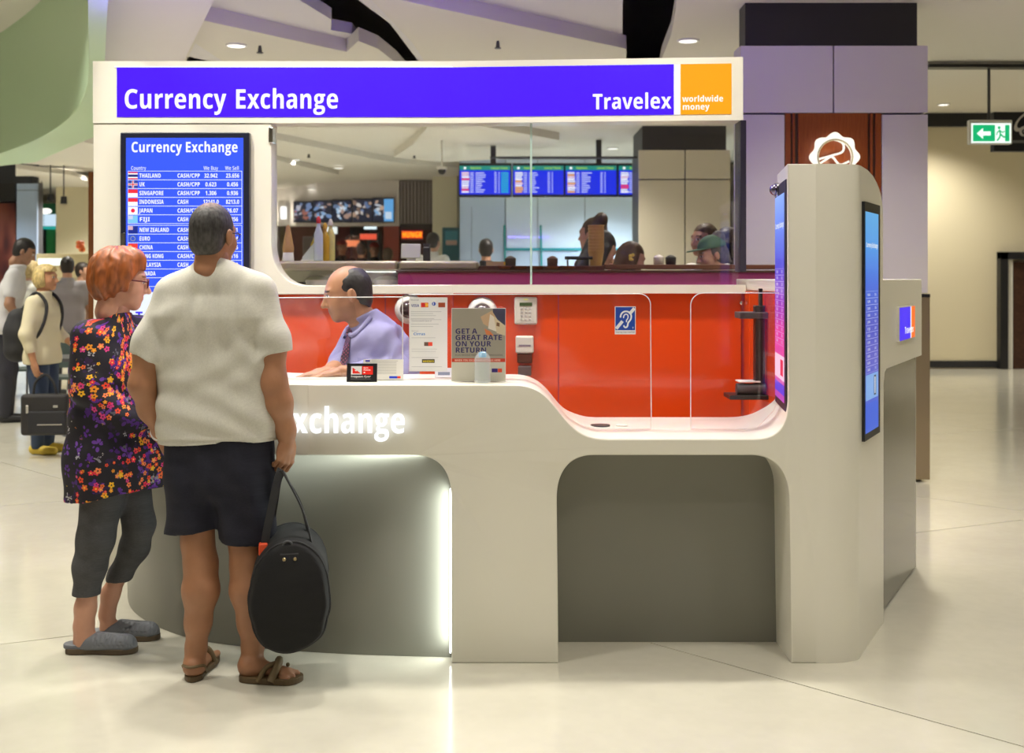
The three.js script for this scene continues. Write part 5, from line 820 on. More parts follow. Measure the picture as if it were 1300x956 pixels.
  const tiePts = [[446, 421, 3], [445, 432, 4], [443, 450, 5], [442, 468, 5.5], [441, 484, 6]].map(([a, b_, w_]) => [onShirt(a - w_, b_), onShirt(a + w_, b_), onShirt(a, b_)]), tg = []; for (let i = 1; i < tiePts.length; i++) { const [a, b_] = tiePts[i - 1], [d, e] = tiePts[i], up = (p) => [p[0], p[1], p[2] + 0.006]; tg.push(quad(up(d), up(e), up(b_), up(a))); }
  tg.push(new THREE.SphereGeometry(0.014, 12, 10).scale(1, 1.2, 0.7).translate(...onShirt(446, 421).map((v, i) => v + (i === 2 ? 0.006 : 0))));
  lpart('tie', merge(tg), mat(0xffffff, 0.6, { map: canvasTex(64, 64, (x) => { x.fillStyle = '#2c1c34'; x.fillRect(0, 0, 64, 64); x.fillStyle = '#c8607a'; for (let i = 0; i < 4; i++) for (let j = 0; j < 4; j++) { x.beginPath(); x.arc(8 + i * 16, 8 + j * 16 + (i % 2) * 8, 3.4, 0, 7); x.fill(); } }, [1, 1]) }), c);
  const t = new Field(0.03); t.cap(q(474, 575, 0.02), q(498, 575, -0.08), 0.118).chain([[...q(474, 590, 0.04), 0.1], [...q(472, 700, 0.04), 0.08], [...q(474, 765, 0.04), 0.065]]).chain([[...q(497, 590, -0.1), 0.1], [...q(494, 700, -0.1), 0.08], [...q(496, 765, -0.1), 0.065]]); t.cut((x, y) => 0.03 - y); lpart('trousers', t.mesh(0.014), mat(lin(0.015, 0.015, 0.02), 0.8), c);
  for (const z of [0.04, -0.1]) { const f = new Field(0.02); f.cap([0.02, 0.05, z], [-0.15, 0.035, z], 0.042, 0.036); f.cut((x, y) => 0.002 - y); lpart('shoe', f.mesh(0.008), M.black, c); }
}

// ================================================================ BEHIND THE KIOSK
function simplePerson(label, { px, top, D, yaw = 0, shirt = [0.5, 0.5, 0.5], legs = [0.03, 0.03, 0.04], skin = [0.5, 0.27, 0.17], hair = [0.03, 0.02, 0.015], style = 'short', seat = 0, sleeve = 'short', arms = [[0.25, 1.13, 0.02], [0.23, 0.92, 0.16]], armsR, bend = 0, group, cap, H, fine = 1, headPitch = 0, headYaw = 0, waist = 1, shoes = [0.02, 0.02, 0.02], stool = true }) {
  const height = H ?? (CH - (top - CY) * D / F), base = seat ? 0.86 + seat - 0.045 : 1.75, s = seat ? 1 : height / 1.75, dy = seat ? seat - 0.87 : 0;
  const lift = seat ? height - (1.755 + dy) : 0; // a stool at its own height
  const o = thing('person', label, 'person', [(px - CX) * D / F, 0, -D], group); o.rotation.y = yaw;
  const B = (x, y, z) => { const a = bend * Math.max(0, y - 0.95); return [x * s, (y + dy + lift) * s, (z + a) * s]; }, r = (v) => v * s, f = new Field(0.03), L = armsR ?? arms;
  const tl = (y, w, rr) => { const a = B(-w, y, 0), b = B(w, y, 0); return [a[0], b[0], a[1], a[2], r(rr)]; };
  f.trunk([tl(1.36, 0.11, 0.075), tl(1.28, 0.1, 0.09), tl(1.05, 0.07, 0.095), tl(0.92, 0.08, 0.1)]).cap(B(0, 1.42, 0), B(0, 1.56, 0.015), r(0.055));
  const arm = (sg, A) => [[...B(sg * 0.17, 1.40, 0), r(0.055)], [...B(sg * A[0][0], A[0][1], A[0][2]), r(0.043)], [...B(sg * A[1][0], A[1][1], A[1][2]), r(0.028)]];
  const aL = arm(1, arms), aR = arm(-1, L); f.chain(aL).chain(aR);
  const leg = (sg) => seat ? [[...B(sg * 0.09, 0.90, 0.02), r(0.08)], [...B(sg * 0.12, 0.88, 0.40), r(0.058)], [sg * 0.12, 0.09, 0.38, r(0.038)]] : [[...B(sg * 0.09, 0.9, 0), r(0.085)], [...B(sg * 0.1, 0.5, 0.02), r(0.058)], [...B(sg * 0.1, 0.08, 0), r(0.036)]];
  f.chain(leg(1)).chain(leg(-1)); const parts = [f.mesh(0.018 * fine, skinC(skin))];
  const hm = pose(B(0, 1.63, 0.035 + bend * 0.03), headYaw, headPitch + bend * 0.6, 0, s * 0.98); parts.push(headField().mesh(0.0075 * fine, faceColor(skin, { brow: hair })).applyMatrix4(hm));
  for (const [A, sg] of [[aL, 1], [aR, -1]]) { const e = A[1], w = A[2]; parts.push(handGeo(frameFrom(w.slice(0, 3), [w[0] - e[0], w[1] - e[1], w[2] - e[2]], [-sg, 0, 0.2]), skin, { s: s * 0.95, cell: 0.0075, mirror: sg })); }
  lpart('body', joinBody(...parts), skinMat, o);
  const h = new Field(0.02); h.ell([0, 0.038, -0.02], [0.083, 0.099, 0.103]).ell([0, -0.03, -0.05], [0.07, 0.06, 0.055], 0.03);
  if (style === 'bob') h.ell([0, -0.01, -0.035], [0.098, 0.1, 0.09], 0.03).ell([0, 0.07, 0.03], [0.08, 0.06, 0.07], 0.03); if (style === 'long') h.cap([0, 0, -0.06], [0, -0.26, -0.08], 0.075, 0.05, 0.04).cap([0.07, 0, -0.01], [0.08, -0.16, 0.0], 0.03, 0.025, 0.03).cap([-0.07, 0, -0.01], [-0.08, -0.16, 0.0], 0.03, 0.025, 0.03); if (style === 'pony') h.ell([0, 0.12, -0.08], [0.05, 0.05, 0.05], 0.03).cap([0, 0, -0.09], [0, -0.12, -0.12], 0.045, 0.03);
  h.cut((x, y, z) => (y < 0.06 ? z - 0.022 : z - 0.085)).cut((x, y) => (style === 'long' ? -1 : style === 'bob' ? -(y + 0.1) : -(y + 0.08))); h.disp = (x, y, z) => 0.004 * vnoise(x * 60, y * 40, z * 60);
  lpart('hair', h.mesh(0.0075 * fine, (x, y, z) => { const g = 1 + 0.8 * vnoise(x * 90, y * 40, z * 90); return hair.map((c) => c * g); }).applyMatrix4(hm), hairMat(0.5), o);
  const t = new Field(0.04); t.trunk([tl(1.37, 0.115, 0.085), tl(1.28, 0.105, 0.105), tl(1.08, 0.075, 0.108 * waist), tl(0.9, 0.085, 0.118 * waist), tl(0.82, 0.085, 0.118 * waist)]).cap(B(0, 1.42, 0), B(0, 1.5, 0.01), r(0.075)); const mid = (a, b, u) => a.map((v, i) => v + (b[i] - v) * u);
  for (const A of [aL, aR]) { const q = A.map((p) => [p[0], p[1], p[2], p[3] + r(0.017)]); sleeve === 'long' ? t.chain(q) : t.chain([q[0], mid(q[0], q[1], sleeve === 'mid' ? 1 : 0.62)]); if (sleeve === 'mid') t.chain([q[1], mid(q[1], q[2], 0.5)]); }
  const hem = B(0, 0.9, 0)[1], neck = B(0, 1.51, 0)[1]; t.cut((x, y) => y - neck); if (!seat) t.cut((x, y) => hem - 0.06 - y); t.disp = (x, y, z) => 0.005 * vnoise(x * 11, y * 9, z * 11);
  lpart('top', t.mesh(0.015 * fine), mat(lin(...shirt), 0.85), o);
  const g = new Field(0.03); g.cap(B(-0.08, 0.93, 0), B(0.08, 0.93, 0), r(0.114)); for (const sg of [1, -1]) g.chain(leg(sg).map((p) => [p[0], p[1], p[2], p[3] + r(0.02)])); g.cut((x, y) => 0.05 - y); g.disp = (x, y, z) => 0.004 * vnoise(x * 14, y * 9, z * 14); lpart('trousers', g.mesh(0.016 * fine), mat(lin(...legs), 0.85), o);
  for (const sg of [1, -1]) { const l = leg(sg)[2], q = new Field(0.02); q.cap([l[0], 0.045, l[2] - 0.03], [l[0], 0.032, l[2] + 0.15], 0.042, 0.034); q.cut((x, y) => 0.002 - y); lpart('shoe', q.mesh(0.012 * fine), mat(lin(...shoes), 0.6), o); }
  if (cap) lpart('cap', merge(new THREE.SphereGeometry(0.1, 16, 10, 0, 2 * R, 0, R / 2).scale(0.92, 0.95, 1.1).translate(0, 0.055, -0.015), new THREE.CylinderGeometry(0.075, 0.075, 0.008, 20).scale(1, 1, 1.2).translate(0, 0.06, 0.09)).applyMatrix4(hm), mat(lin(...cap), 0.7), o);
  if (seat && stool) { const st = thing('bar_stool', 'dark stool under ' + label.split(' ').slice(0, 9).join(' '), 'stool', [(px - CX) * D / F, 0, -D]), y = 0.9 + dy + lift - 0.1; st.rotation.y = yaw; lpart('seat', new THREE.CylinderGeometry(0.17, 0.16, 0.04, 20).translate(0, y - 0.02, 0), M.blackMatt, st); for (const a of [0.8, 2.4, 3.9, 5.5]) lpart('leg', rod([Math.cos(a) * 0.12, y - 0.03, Math.sin(a) * 0.12], [Math.cos(a) * 0.19, 0, Math.sin(a) * 0.19], 0.012), M.darkGrey, st); }
  return o;
}
// ---- woman in cream walking past, with backpack and briefcase
{
  const D = 10.2, o = simplePerson('woman with short blonde hair in a cream shirt and blue jeans carrying a black briefcase', { px: 54, top: 337, D, yaw: R / 2 - 0.1, shirt: [0.66, 0.60, 0.40], legs: [0.035, 0.055, 0.10], hair: [0.55, 0.42, 0.17], style: 'bob', sleeve: 'mid', skin: [0.50, 0.24, 0.12], fine: 0.62, waist: 1.06, arms: [[0.25, 1.13, 0.0], [0.2, 1.0, 0.2]], armsR: [[0.26, 1.12, -0.02], [0.24, 0.86, 0.04]], shoes: [0.62, 0.45, 0.05], headYaw: 0.0 });
  const bp_ = thing('backpack', 'black backpack on the back of the woman in the cream shirt', 'bag', o.position.toArray()); bp_.rotation.y = o.rotation.y;
  const f = new Field(0.06); f.trunk([[-0.06, 0.06, 1.16, -0.2, 0.08], [-0.07, 0.07, 1.05, -0.2, 0.095], [-0.07, 0.07, 0.9, -0.2, 0.105]]); f.disp = (x, y, z) => 0.006 * vnoise(x * 12, y * 10, z * 12); lpart('sack', f.mesh(0.012), M.blackMatt, bp_);
  for (const sg of [-1, 1]) lpart('shoulder_strap', tube([[sg * 0.1, 0.88, -0.12], [sg * 0.17, 0.98, 0.02], [sg * 0.15, 1.16, 0.10], [sg * 0.125, 1.3, 0.095], [sg * 0.115, 1.385, 0.0], [sg * 0.1, 1.24, -0.13]], 0.014, 30, 6), M.blackMatt, bp_);
  const bc = thing('briefcase', 'black soft briefcase hanging from the hand of the woman in cream', 'bag', [P(58, 552, D - 0.32).x, P(0, 552, D - 0.32).y, -(D - 0.32)]); bc.rotation.y = 0.1; const k = (D - 0.32) / F, W = 58 * k, Hh = 52 * k;
  lpart('body', new RoundedBoxGeometry(W, Hh, 0.12, 4, 0.03).translate(0, Hh / 2, 0), mat(lin(0.02, 0.018, 0.017), 0.7), bc); lpart('pocket', new RoundedBoxGeometry(W * 0.8, Hh * 0.55, 0.04, 3, 0.015).translate(0.03, Hh * 0.32, 0.06), M.blackMatt, bc);
  lpart('zip', box(-W * 0.12, W * 0.4, Hh * 0.26, Hh * 0.285, 0.079, 0.085, 0.002), mat(lin(0.4, 0.36, 0.3), 0.4), bc); lpart('buckle', box(-W * 0.37, -W * 0.31, Hh * 0.55, Hh * 0.75, 0.055, 0.07, 0.004), M.chrome, bc); lpart('badge', box(W * 0.2, W * 0.3, Hh * 0.68, Hh * 0.74, 0.058, 0.066, 0.002), M.chrome, bc); lpart('handle', tube([[-0.1, Hh - 0.01, 0], [-0.08, Hh + 0.1, 0], [0, Hh + 0.16, 0], [0.06, Hh + 0.1, 0], [0.09, Hh - 0.01, 0]], 0.011, 24, 8), M.blackMatt, bc);
}
// ---- food court on the far side: chairs, tables, diners
function cafeChair(px, D, yaw, label, color = [0.07, 0.10, 0.09]) {
  const o = thing('cafe_chair', label, 'chair', [(px - CX) * D / F, 0, -D], 'metal cafe chairs'), m = mat(lin(...color), 0.5); o.rotation.y = yaw;
  lpart('seat', new RoundedBoxGeometry(0.42, 0.03, 0.42, 2, 0.012).translate(0, 0.47, 0), m, o); const back = new THREE.CylinderGeometry(0.5, 0.5, 0.36, 18, 1, true, R - 0.42, 0.84).translate(0, 0.76, 0.28); lpart('backrest', back, new THREE.MeshPhysicalMaterial({ color: lin(...color), roughness: 0.5, side: THREE.DoubleSide }), o);
  for (const sx of [-1, 1]) { lpart('leg', rod([sx * 0.18, 0.47, 0.18], [sx * 0.21, 0, 0.2], 0.014), m, o); lpart('leg', rod([sx * 0.18, 0.47, -0.18], [sx * 0.21, 0, -0.22], 0.014), m, o); lpart('back_post', rod([sx * 0.18, 0.47, -0.19], [sx * 0.18, 0.8, -0.21], 0.012), m, o); }
  return o;
}
cafeChair(20, 13.4, 0.5, 'dark green metal cafe chair behind the black backpack'); cafeChair(84, 12.4, R + 0.3, 'dark green metal cafe chair beside the floral tunic'); cafeChair(-14, 15.4, 1.6, 'dark green metal cafe chair near the man in the printed shirt');
{
  const t = thing('cafe_table', 'round dark cafe table beside the green chairs', 'table', [(112 - CX) * 11.4 / F, 0, -11.4]); lpart('top', new THREE.CylinderGeometry(0.38, 0.38, 0.03, 32).translate(0, 0.74, 0), M.darkGrey, t); lpart('pole', rod([0, 0.02, 0], [0, 0.73, 0], 0.03), M.darkGrey, t); lpart('foot', new THREE.CylinderGeometry(0.22, 0.24, 0.02, 28).translate(0, 0.011, 0), M.darkGrey, t);
}
simplePerson('young man in a white shirt with a dark print by the blue-grey column', { px: 8, top: 304, D: 12.4, yaw: R / 2 + 0.3, shirt: [0.6, 0.6, 0.6], hair: [0.015, 0.012, 0.01], skin: [0.36, 0.19, 0.11], bend: 0.18, headPitch: 0.35 });
simplePerson('diner in a grey shirt sitting with back turned at the food court', { px: 86, top: 326, D: 14, yaw: R + 0.4, shirt: [0.27, 0.25, 0.26], seat: 0.6, hair: [0.02, 0.015, 0.012], bend: 0.15 });
simplePerson('diner with dark hair and pale shirt at the bright food counter', { px: 103, top: 333, D: 16, yaw: R / 2, shirt: [0.5, 0.42, 0.36], seat: 0.55, hair: [0.03, 0.02, 0.015] });
simplePerson('blonde diner in a white top behind the woman in cream', { px: 36, top: 331, D: 14.8, yaw: R - 0.3, shirt: [0.6, 0.6, 0.55], seat: 0.62, hair: [0.4, 0.3, 0.13], style: 'bob' });
// bright food counter and green shop at the far side
{
  const D = 20, k = D / F, c = thing('food_counter', 'bright food counter with glowing display below the green shop', 'counter', [(88 - CX) * k, 0, -D]);
  part('base', pbox(46, 122, 356, 366, D, 0.8, 0), M.cream, c); part('front', box(XY(46, 0, D)[0], XY(122, 0, D)[0], 0, XY(0, 352, D)[1], -D, -D - 0.8, 0.01), mat(lin(0.4, 0.33, 0.2), 0.5), c);
  part('display_light', pbox(48, 90, 328, 337, D - 0.01, 0.02, 0), glowC(lin(0.95, 1, 0.85), 1.4), c); part('case', pbox(46, 122, 322, 352, D - 0.0, 0.7, 0.01), mat(lin(0.55, 0.45, 0.25), 0.4), c);
  const s = thing('green_shop', 'green shop front with pale blue lit screens above the food counter', 'shop', [(60 - CX) * 24 / F, 0, -24]);
  part('back_panel', box(XY(46, 0, 24)[0], XY(71, 0, 24)[0], 0, XY(0, 258, 24)[1], -24, -24.1, 0), mat(lin(0.01, 0.12, 0.04), 0.6), s); part('dark_bay', pbox(46, 56, 290, 330, 23.9, 0.1, 0), M.blackMatt, s); part('green_panel', pbox(59, 70, 288, 326, 23.88, 0.1, 0), mat(lin(0.01, 0.2, 0.05), 0.6), s);
  const scr = glowC(lin(0.62, 0.8, 0.95), 0.95); part('screen', pbox(48, 53.5, 272, 290, 23.8, 0.08, 0), scr, s); part('screen', pbox(56, 70, 272, 288, 23.8, 0.08, 0), scr, s); part('teal_strip', pbox(48, 70, 287, 291, 23.75, 0.06, 0), glowC(lin(0.02, 0.45, 0.4), 0.7), s);
  const l = thing('pendant_lamp', 'small white flower shaped pendant lamp in front of the green shop', 'lamp', P(53, 268, 22).toArray()); const lm = glowC(lin(1, 0.98, 0.9), 1.4); for (let i = 0; i < 5; i++) lpart('petal', new THREE.SphereGeometry(0.075, 10, 8).scale(1.3, 0.7, 1).translate(Math.cos(i * 1.26) * 0.09, 0, Math.sin(i * 1.26) * 0.09), lm, l); lpart('cord', rod([0, 0.03, 0], [0, 0.75, 0], 0.008), M.black, l);
  for (const [px, py] of [[64, 251], [81, 254]]) { const t = thing('track_spot', 'small black ceiling spotlight by the food court', 'light', P(px, py, 20).toArray(), 'black spotlights at the food court'); lpart('can', new THREE.CylinderGeometry(0.045, 0.055, 0.12, 14), M.black, t); lpart('stem', rod([0, 0.05, 0], [0, 3.56 - t.position.y, 0], 0.01), M.black, t); }
  const v = thing('produce_heap', 'red and orange produce stacked on the food counter', 'fruit', P(102, 320, 20.3).toArray()); const rr = rng(3); for (let i = 0; i < 12; i++) lpart('fruit', new THREE.SphereGeometry(0.045, 10, 8).translate((rr() - 0.5) * 0.12 - 0.0, 0.045 + Math.floor(i / 4) * 0.055, (rr() - 0.5) * 0.12), mat(lin(0.7, i % 3 ? 0.12 : 0.3, 0.02), 0.4), v);
}
wallThing('wall_food_court', 'cream wall beside the green shop at the food court', XY(71, 0, 23.6)[0], XY(132, 0, 23.6)[0], 0, 3.5, -23.6, -23.8, mat(lin(0.74, 0.68, 0.48), 0.7));
// ---- cafe counter behind the kiosk
{
  const D = 7.7, c = thing('cafe_counter', 'magenta fronted cafe counter with a dark brown ledge behind the kiosk', 'counter', [0.9, 0, -D - 0.3]); const X = (p) => XY(p, 0, D)[0];
  part('front', box(X(505), X(1015), 0, XY(0, 346, D)[1], -D, -D - 0.05, 0.003), mat(lin(0.36, 0.045, 0.20), 0.4), c); part('ledge', box(X(503), X(1015), XY(0, 346, D)[1], XY(0, 343, D)[1], -D + 0.02, -D - 0.6, 0.003), mat(lin(0.06, 0.022, 0.015), 0.4), c);
  part('upper_ledge', box(X(772), X(1015), XY(0, 341.5, D)[1], XY(0, 335.5, D)[1], -D - 0.25, -D - 0.6, 0.003), mat(lin(0.14, 0.05, 0.025), 0.4), c); part('upper_ledge', box(X(600), X(772), XY(0, 343, D)[1], XY(0, 337, D)[1], -D - 0.3, -D - 0.6, 0.003), mat(lin(0.09, 0.02, 0.012), 0.4), c);
  for (let i = 0; i < 5; i++) { const x = X(640 + i * 21); part('tray', rod([x, XY(0, 341, D)[1], -D - 0.28], [x + 0.001, XY(0, 337.5, D)[1], -D - 0.28], 0.035, 0.05, 14), mat(lin(0.35, 0.09, 0.02), 0.5), c); }
  const d = thing('food_display_case', 'steel topped glass food display case next to the magenta counter', 'display case', [-1.1, 0, -D - 0.25]);
  part('steel_top', box(X(338), X(502), XY(0, 343, D)[1], XY(0, 331, D)[1], -D - 0.1, -D - 0.65, 0.02), mat(lin(0.44, 0.40, 0.30), 0.35, { metalness: 0.4 }), d); part('light_tube', box(X(420), X(502), XY(0, 346, D)[1], XY(0, 344, D)[1], -D - 0.12, -D - 0.16, 0), glowC(lin(0.95, 1, 0.9), 1.2), d); part('steel_shelf', box(X(504), X(606), XY(0, 342.6, D)[1], XY(0, 331, D)[1], -D - 0.1, -D - 0.65, 0.02), mat(lin(0.44, 0.40, 0.30), 0.35, { metalness: 0.4 }), c);
  part('base', box(X(338), X(502), 0, 1.38, -D - 0.02, -D - 0.65, 0.01), M.cream, d); part('glass_front', box(X(338), X(502), 1.38, XY(0, 343, D)[1], -D, -D - 0.01, 0), M.glass, d); part('back_panel', box(X(338), X(502), 1.38, XY(0, 340, D)[1], -D - 0.6, -D - 0.64, 0), mat(lin(0.55, 0.55, 0.42), 0.4), d);
  for (const px of [395, 432, 485]) { const g = thing('food_tub', 'white round food tub inside the display case', 'tub', [X(px), 1.381, -D - 0.3], 'food tubs in the display case'); lpart('bowl', lathe([[0.02, 0], [0.07, 0.01], [0.09, 0.12], [0.082, 0.12], [0.06, 0.02], [0.001, 0.015]], 24), M.paper, g); lpart('lid', lathe([[0.001, 0.15], [0.05, 0.145], [0.092, 0.122]], 24), mat(lin(0.55, 0.6, 0.45), 0.3), g); }
  part('dark_hood', planPoly([[X(346), -D + 0.2], [X(392), -D + 0.2], [X(392), -D + 0.1], [X(346), -D + 0.1]], 1.3, 1.49), M.black, d);
  const top = XY(0, 331, D)[1];
  const cone = thing('cone_stack', 'stack of brown wafer cones on the steel display case', 'cones', [X(353), top, -D - 0.35]); lpart('holder', lathe([[0.03, 0], [0.04, 0.005], [0.035, 0.06], [0.03, 0.06]], 20), M.paper, cone); lpart('cones', lathe([[0.036, 0.06], [0.04, 0.09], [0.03, 0.14], [0.012, 0.24], [0.001, 0.25]], 20), mat(lin(0.42, 0.24, 0.09), 0.7), cone);
  const hold = thing('menu_holder', 'white slanted menu holder on the steel display case', 'holder', [X(389), top, -D - 0.3]); const sh = new THREE.Shape([[-0.075, 0], [0.065, 0], [0.065, 0.17], [0.045, 0.17], [-0.07, 0.03]].map((p) => new THREE.Vector2(...p))); lpart('body', new THREE.ExtrudeGeometry(sh, { depth: 0.1, bevelEnabled: false }).translate(0, 0, -0.05), mat(lin(0.6, 0.68, 0.58), 0.4), hold); lpart('foot', box(-0.08, 0.07, 0, 0.01, -0.06, 0.06, 0.002), M.cream, hold);
  [[398, 0.30, [0.6, 0.7, 0.75], [0.6, 0.02, 0.02], 'clear drink bottle with a red cap on the display case'], [404, 0.26, [0.55, 0.33, 0.02], [0.5, 0.3, 0.02], 'amber sauce bottle on the display case'], [409, 0.29, [0.65, 0.6, 0.2], [0.7, 0.7, 0.5], 'yellow sauce bottle on the display case'], [384, 0.2, [0.5, 0.4, 0.05], [0.02, 0.02, 0.02], 'mustard bottle with a black cap on the display case']].forEach(([px, h, c1, c2, lb], i) => { const b = thing('sauce_bottle', lb, 'bottle', [X(px), top, -D - 0.2 - 0.08 * (i === 3 ? 3.6 : i)]); lpart('body', lathe([[0.001, 0], [0.028, 0], [0.03, 0.01], [0.03, h * 0.6], [0.012, h * 0.78], [0.012, h * 0.85]], 18), mat(lin(...c1), 0.25), b); lpart('cap', lathe([[0.015, h * 0.84], [0.015, h * 0.93], [0.006, h], [0.001, h]], 16), mat(lin(...c2), 0.4), b); });
  const till = thing('till', 'white till screen turned away on the display case', 'till', [X(515), top, -D - 0.4]); lpart('screen_back', new RoundedBoxGeometry(0.135, 0.1, 0.02, 2, 0.006).rotateX(-0.15).translate(0, 0.07, 0), mat(lin(0.6, 0.62, 0.48), 0.4), till); lpart('stand', new RoundedBoxGeometry(0.06, 0.04, 0.06, 2, 0.006).translate(0, 0.02, -0.03), M.cream, till); const bl = thing('coffee_grinder', 'black coffee grinder beside the white till', 'grinder', [X(536), top, -D - 0.42]); lpart('body', new RoundedBoxGeometry(0.05, 0.1, 0.06, 2, 0.01).translate(0, 0.05, 0), M.black, bl); lpart('hopper', lathe([[0.018, 0.1], [0.026, 0.12], [0.026, 0.122]], 16), M.darkGrey, bl);
  const y2 = XY(0, 335.5, D)[1];
  const cups = thing('cup_stack', 'tall stack of gold paper cups on the brown cafe ledge', 'cups', [X(763), XY(0, 337, D)[1], -D - 0.45]); for (let i = 0; i < 9; i++) lpart('cup', lathe([[0.04, 0], [0.058, 0.1], [0.061, 0.1], [0.061, 0.105], [0.056, 0.105]], 24).scale(0.95, 1, 0.95).translate(0, i * 0.022, 0), mat(lin(0.45 - i * 0.0, 0.27, 0.08), 0.4), cups);
  const rail = thing('cup_rail', 'black bar fixed on the brown cafe ledge', 'rail', [X(740), XY(0, 337, D)[1], -D - 0.4]); lpart('bar', rod([-0.1, 0.055, 0], [0.09, 0.055, 0], 0.012), M.black, rail); for (const x of [-0.08, 0.07]) lpart('post', rod([x, 0, 0], [x, 0.055, 0], 0.006), M.chrome, rail);
  for (const [px, c1, lb] of [[648, [0.05, 0.04, 0.03], 'dark brown canister on the brown cafe ledge'], [704, [0.1, 0.05, 0.03], 'brown pot of napkins on the brown cafe ledge'], [846, [0.6, 0.55, 0.45], 'pale crockery pot on the brown cafe ledge'], [862, [0.03, 0.03, 0.03], 'black pot on the brown cafe ledge']]) { const j = thing('canister', lb, 'canister', [X(px), px > 772 ? y2 : XY(0, 337, D)[1], -D - 0.4]); lpart('body', lathe([[0.001, 0], [0.035, 0], [0.038, 0.05], [0.03, 0.055], [0.001, 0.05]], 20), mat(lin(...c1), 0.4), j); lpart('lid', lathe([[0.001, 0.07], [0.02, 0.064], [0.037, 0.052]], 20), mat(lin(...c1.map((v) => v * 1.5)), 0.3), j); }
  const cb = thing('cardboard_box', 'yellow printed cardboard box on the cafe ledge', 'box', [X(632), XY(0, 337, D)[1], -D - 0.45]); lpart('body', new THREE.BoxGeometry(0.17, 0.03, 0.1).translate(0, 0.016, 0), mat(lin(0.5, 0.36, 0.15), 0.7), cb); lpart('label', new THREE.BoxGeometry(0.05, 0.02, 0.004).translate(0.06, 0.016, 0.051), mat(lin(0.8, 0.55, 0.02), 0.6), cb);
}
simplePerson('woman with long black hair and pale top behind the cafe ledge', { px: 748, top: 295, D: 8.6, yaw: R / 2 + 0.5, shirt: [0.6, 0.52, 0.48], hair: [0.012, 0.01, 0.01], style: 'long', headPitch: 0.5, bend: 0.1, group: 'cafe customers', arms: [[0.2, 1.12, 0.04], [0.1, 1.02, 0.2]], fine: 0.8 });
simplePerson('woman with brown hair up behind the stack of gold cups', { px: 757, top: 278, D: 10.0, yaw: -2.2, shirt: [0.3, 0.12, 0.08], hair: [0.05, 0.025, 0.012], style: 'pony', group: 'cafe customers', arms: [[0.2, 1.12, 0.04], [0.1, 1.02, 0.2]] });
{ const g = simplePerson('girl with long brown hair and a yellow flower behind the cafe ledge', { px: 797, top: 309, D: 9.2, yaw: R / 2 + 0.3, shirt: [0.4, 0.3, 0.25], hair: [0.08, 0.035, 0.014], style: 'long', headPitch: 0.35, group: 'cafe customers', arms: [[0.2, 1.12, 0.04], [0.1, 1.02, 0.2]], fine: 0.8 }); const fl = []; for (let i = 0; i < 5; i++) fl.push(new THREE.SphereGeometry(0.016, 8, 6).scale(1, 1, 0.5).translate(Math.cos(i * 1.257) * 0.018, Math.sin(i * 1.257) * 0.018, 0)); lpart('hair_flower', merge(fl).rotateY(-R / 2).translate(-0.09, g.children[0] ? 1.67 : 1.6, 0.0), mat(lin(0.75, 0.55, 0.1), 0.6), g); }
simplePerson('man with brown hair in a white shirt behind the cafe ledge', { px: 898, top: 285, D: 9.6, yaw: -R / 2 + 0.6, shirt: [0.7, 0.68, 0.62], hair: [0.09, 0.05, 0.025], group: 'cafe customers', arms: [[0.2, 1.12, 0.04], [0.1, 1.02, 0.2]] });
simplePerson('grey haired woman with a green hair band behind the cafe ledge', { px: 909, top: 303, D: 8.75, yaw: -R / 2 + 0.2, shirt: [0.35, 0.36, 0.3], hair: [0.11, 0.10, 0.09], style: 'pony', headPitch: 0.2, cap: [0.06, 0.14, 0.08], group: 'cafe customers', arms: [[0.2, 1.12, 0.04], [0.1, 1.02, 0.2]] });
simplePerson('dark haired woman beside the black window post', { px: 926, top: 290, D: 10.2, yaw: -R / 2, shirt: [0.06, 0.05, 0.05], hair: [0.025, 0.012, 0.008], style: 'long', group: 'cafe customers', arms: [[0.2, 1.12, 0.04], [0.1, 1.02, 0.2]] });
simplePerson('person in black with short dark hair before the pale blue glass wall', { px: 617, top: 304, D: 15.5, yaw: R, shirt: [0.012, 0.014, 0.018], hair: [0.015, 0.012, 0.012] });
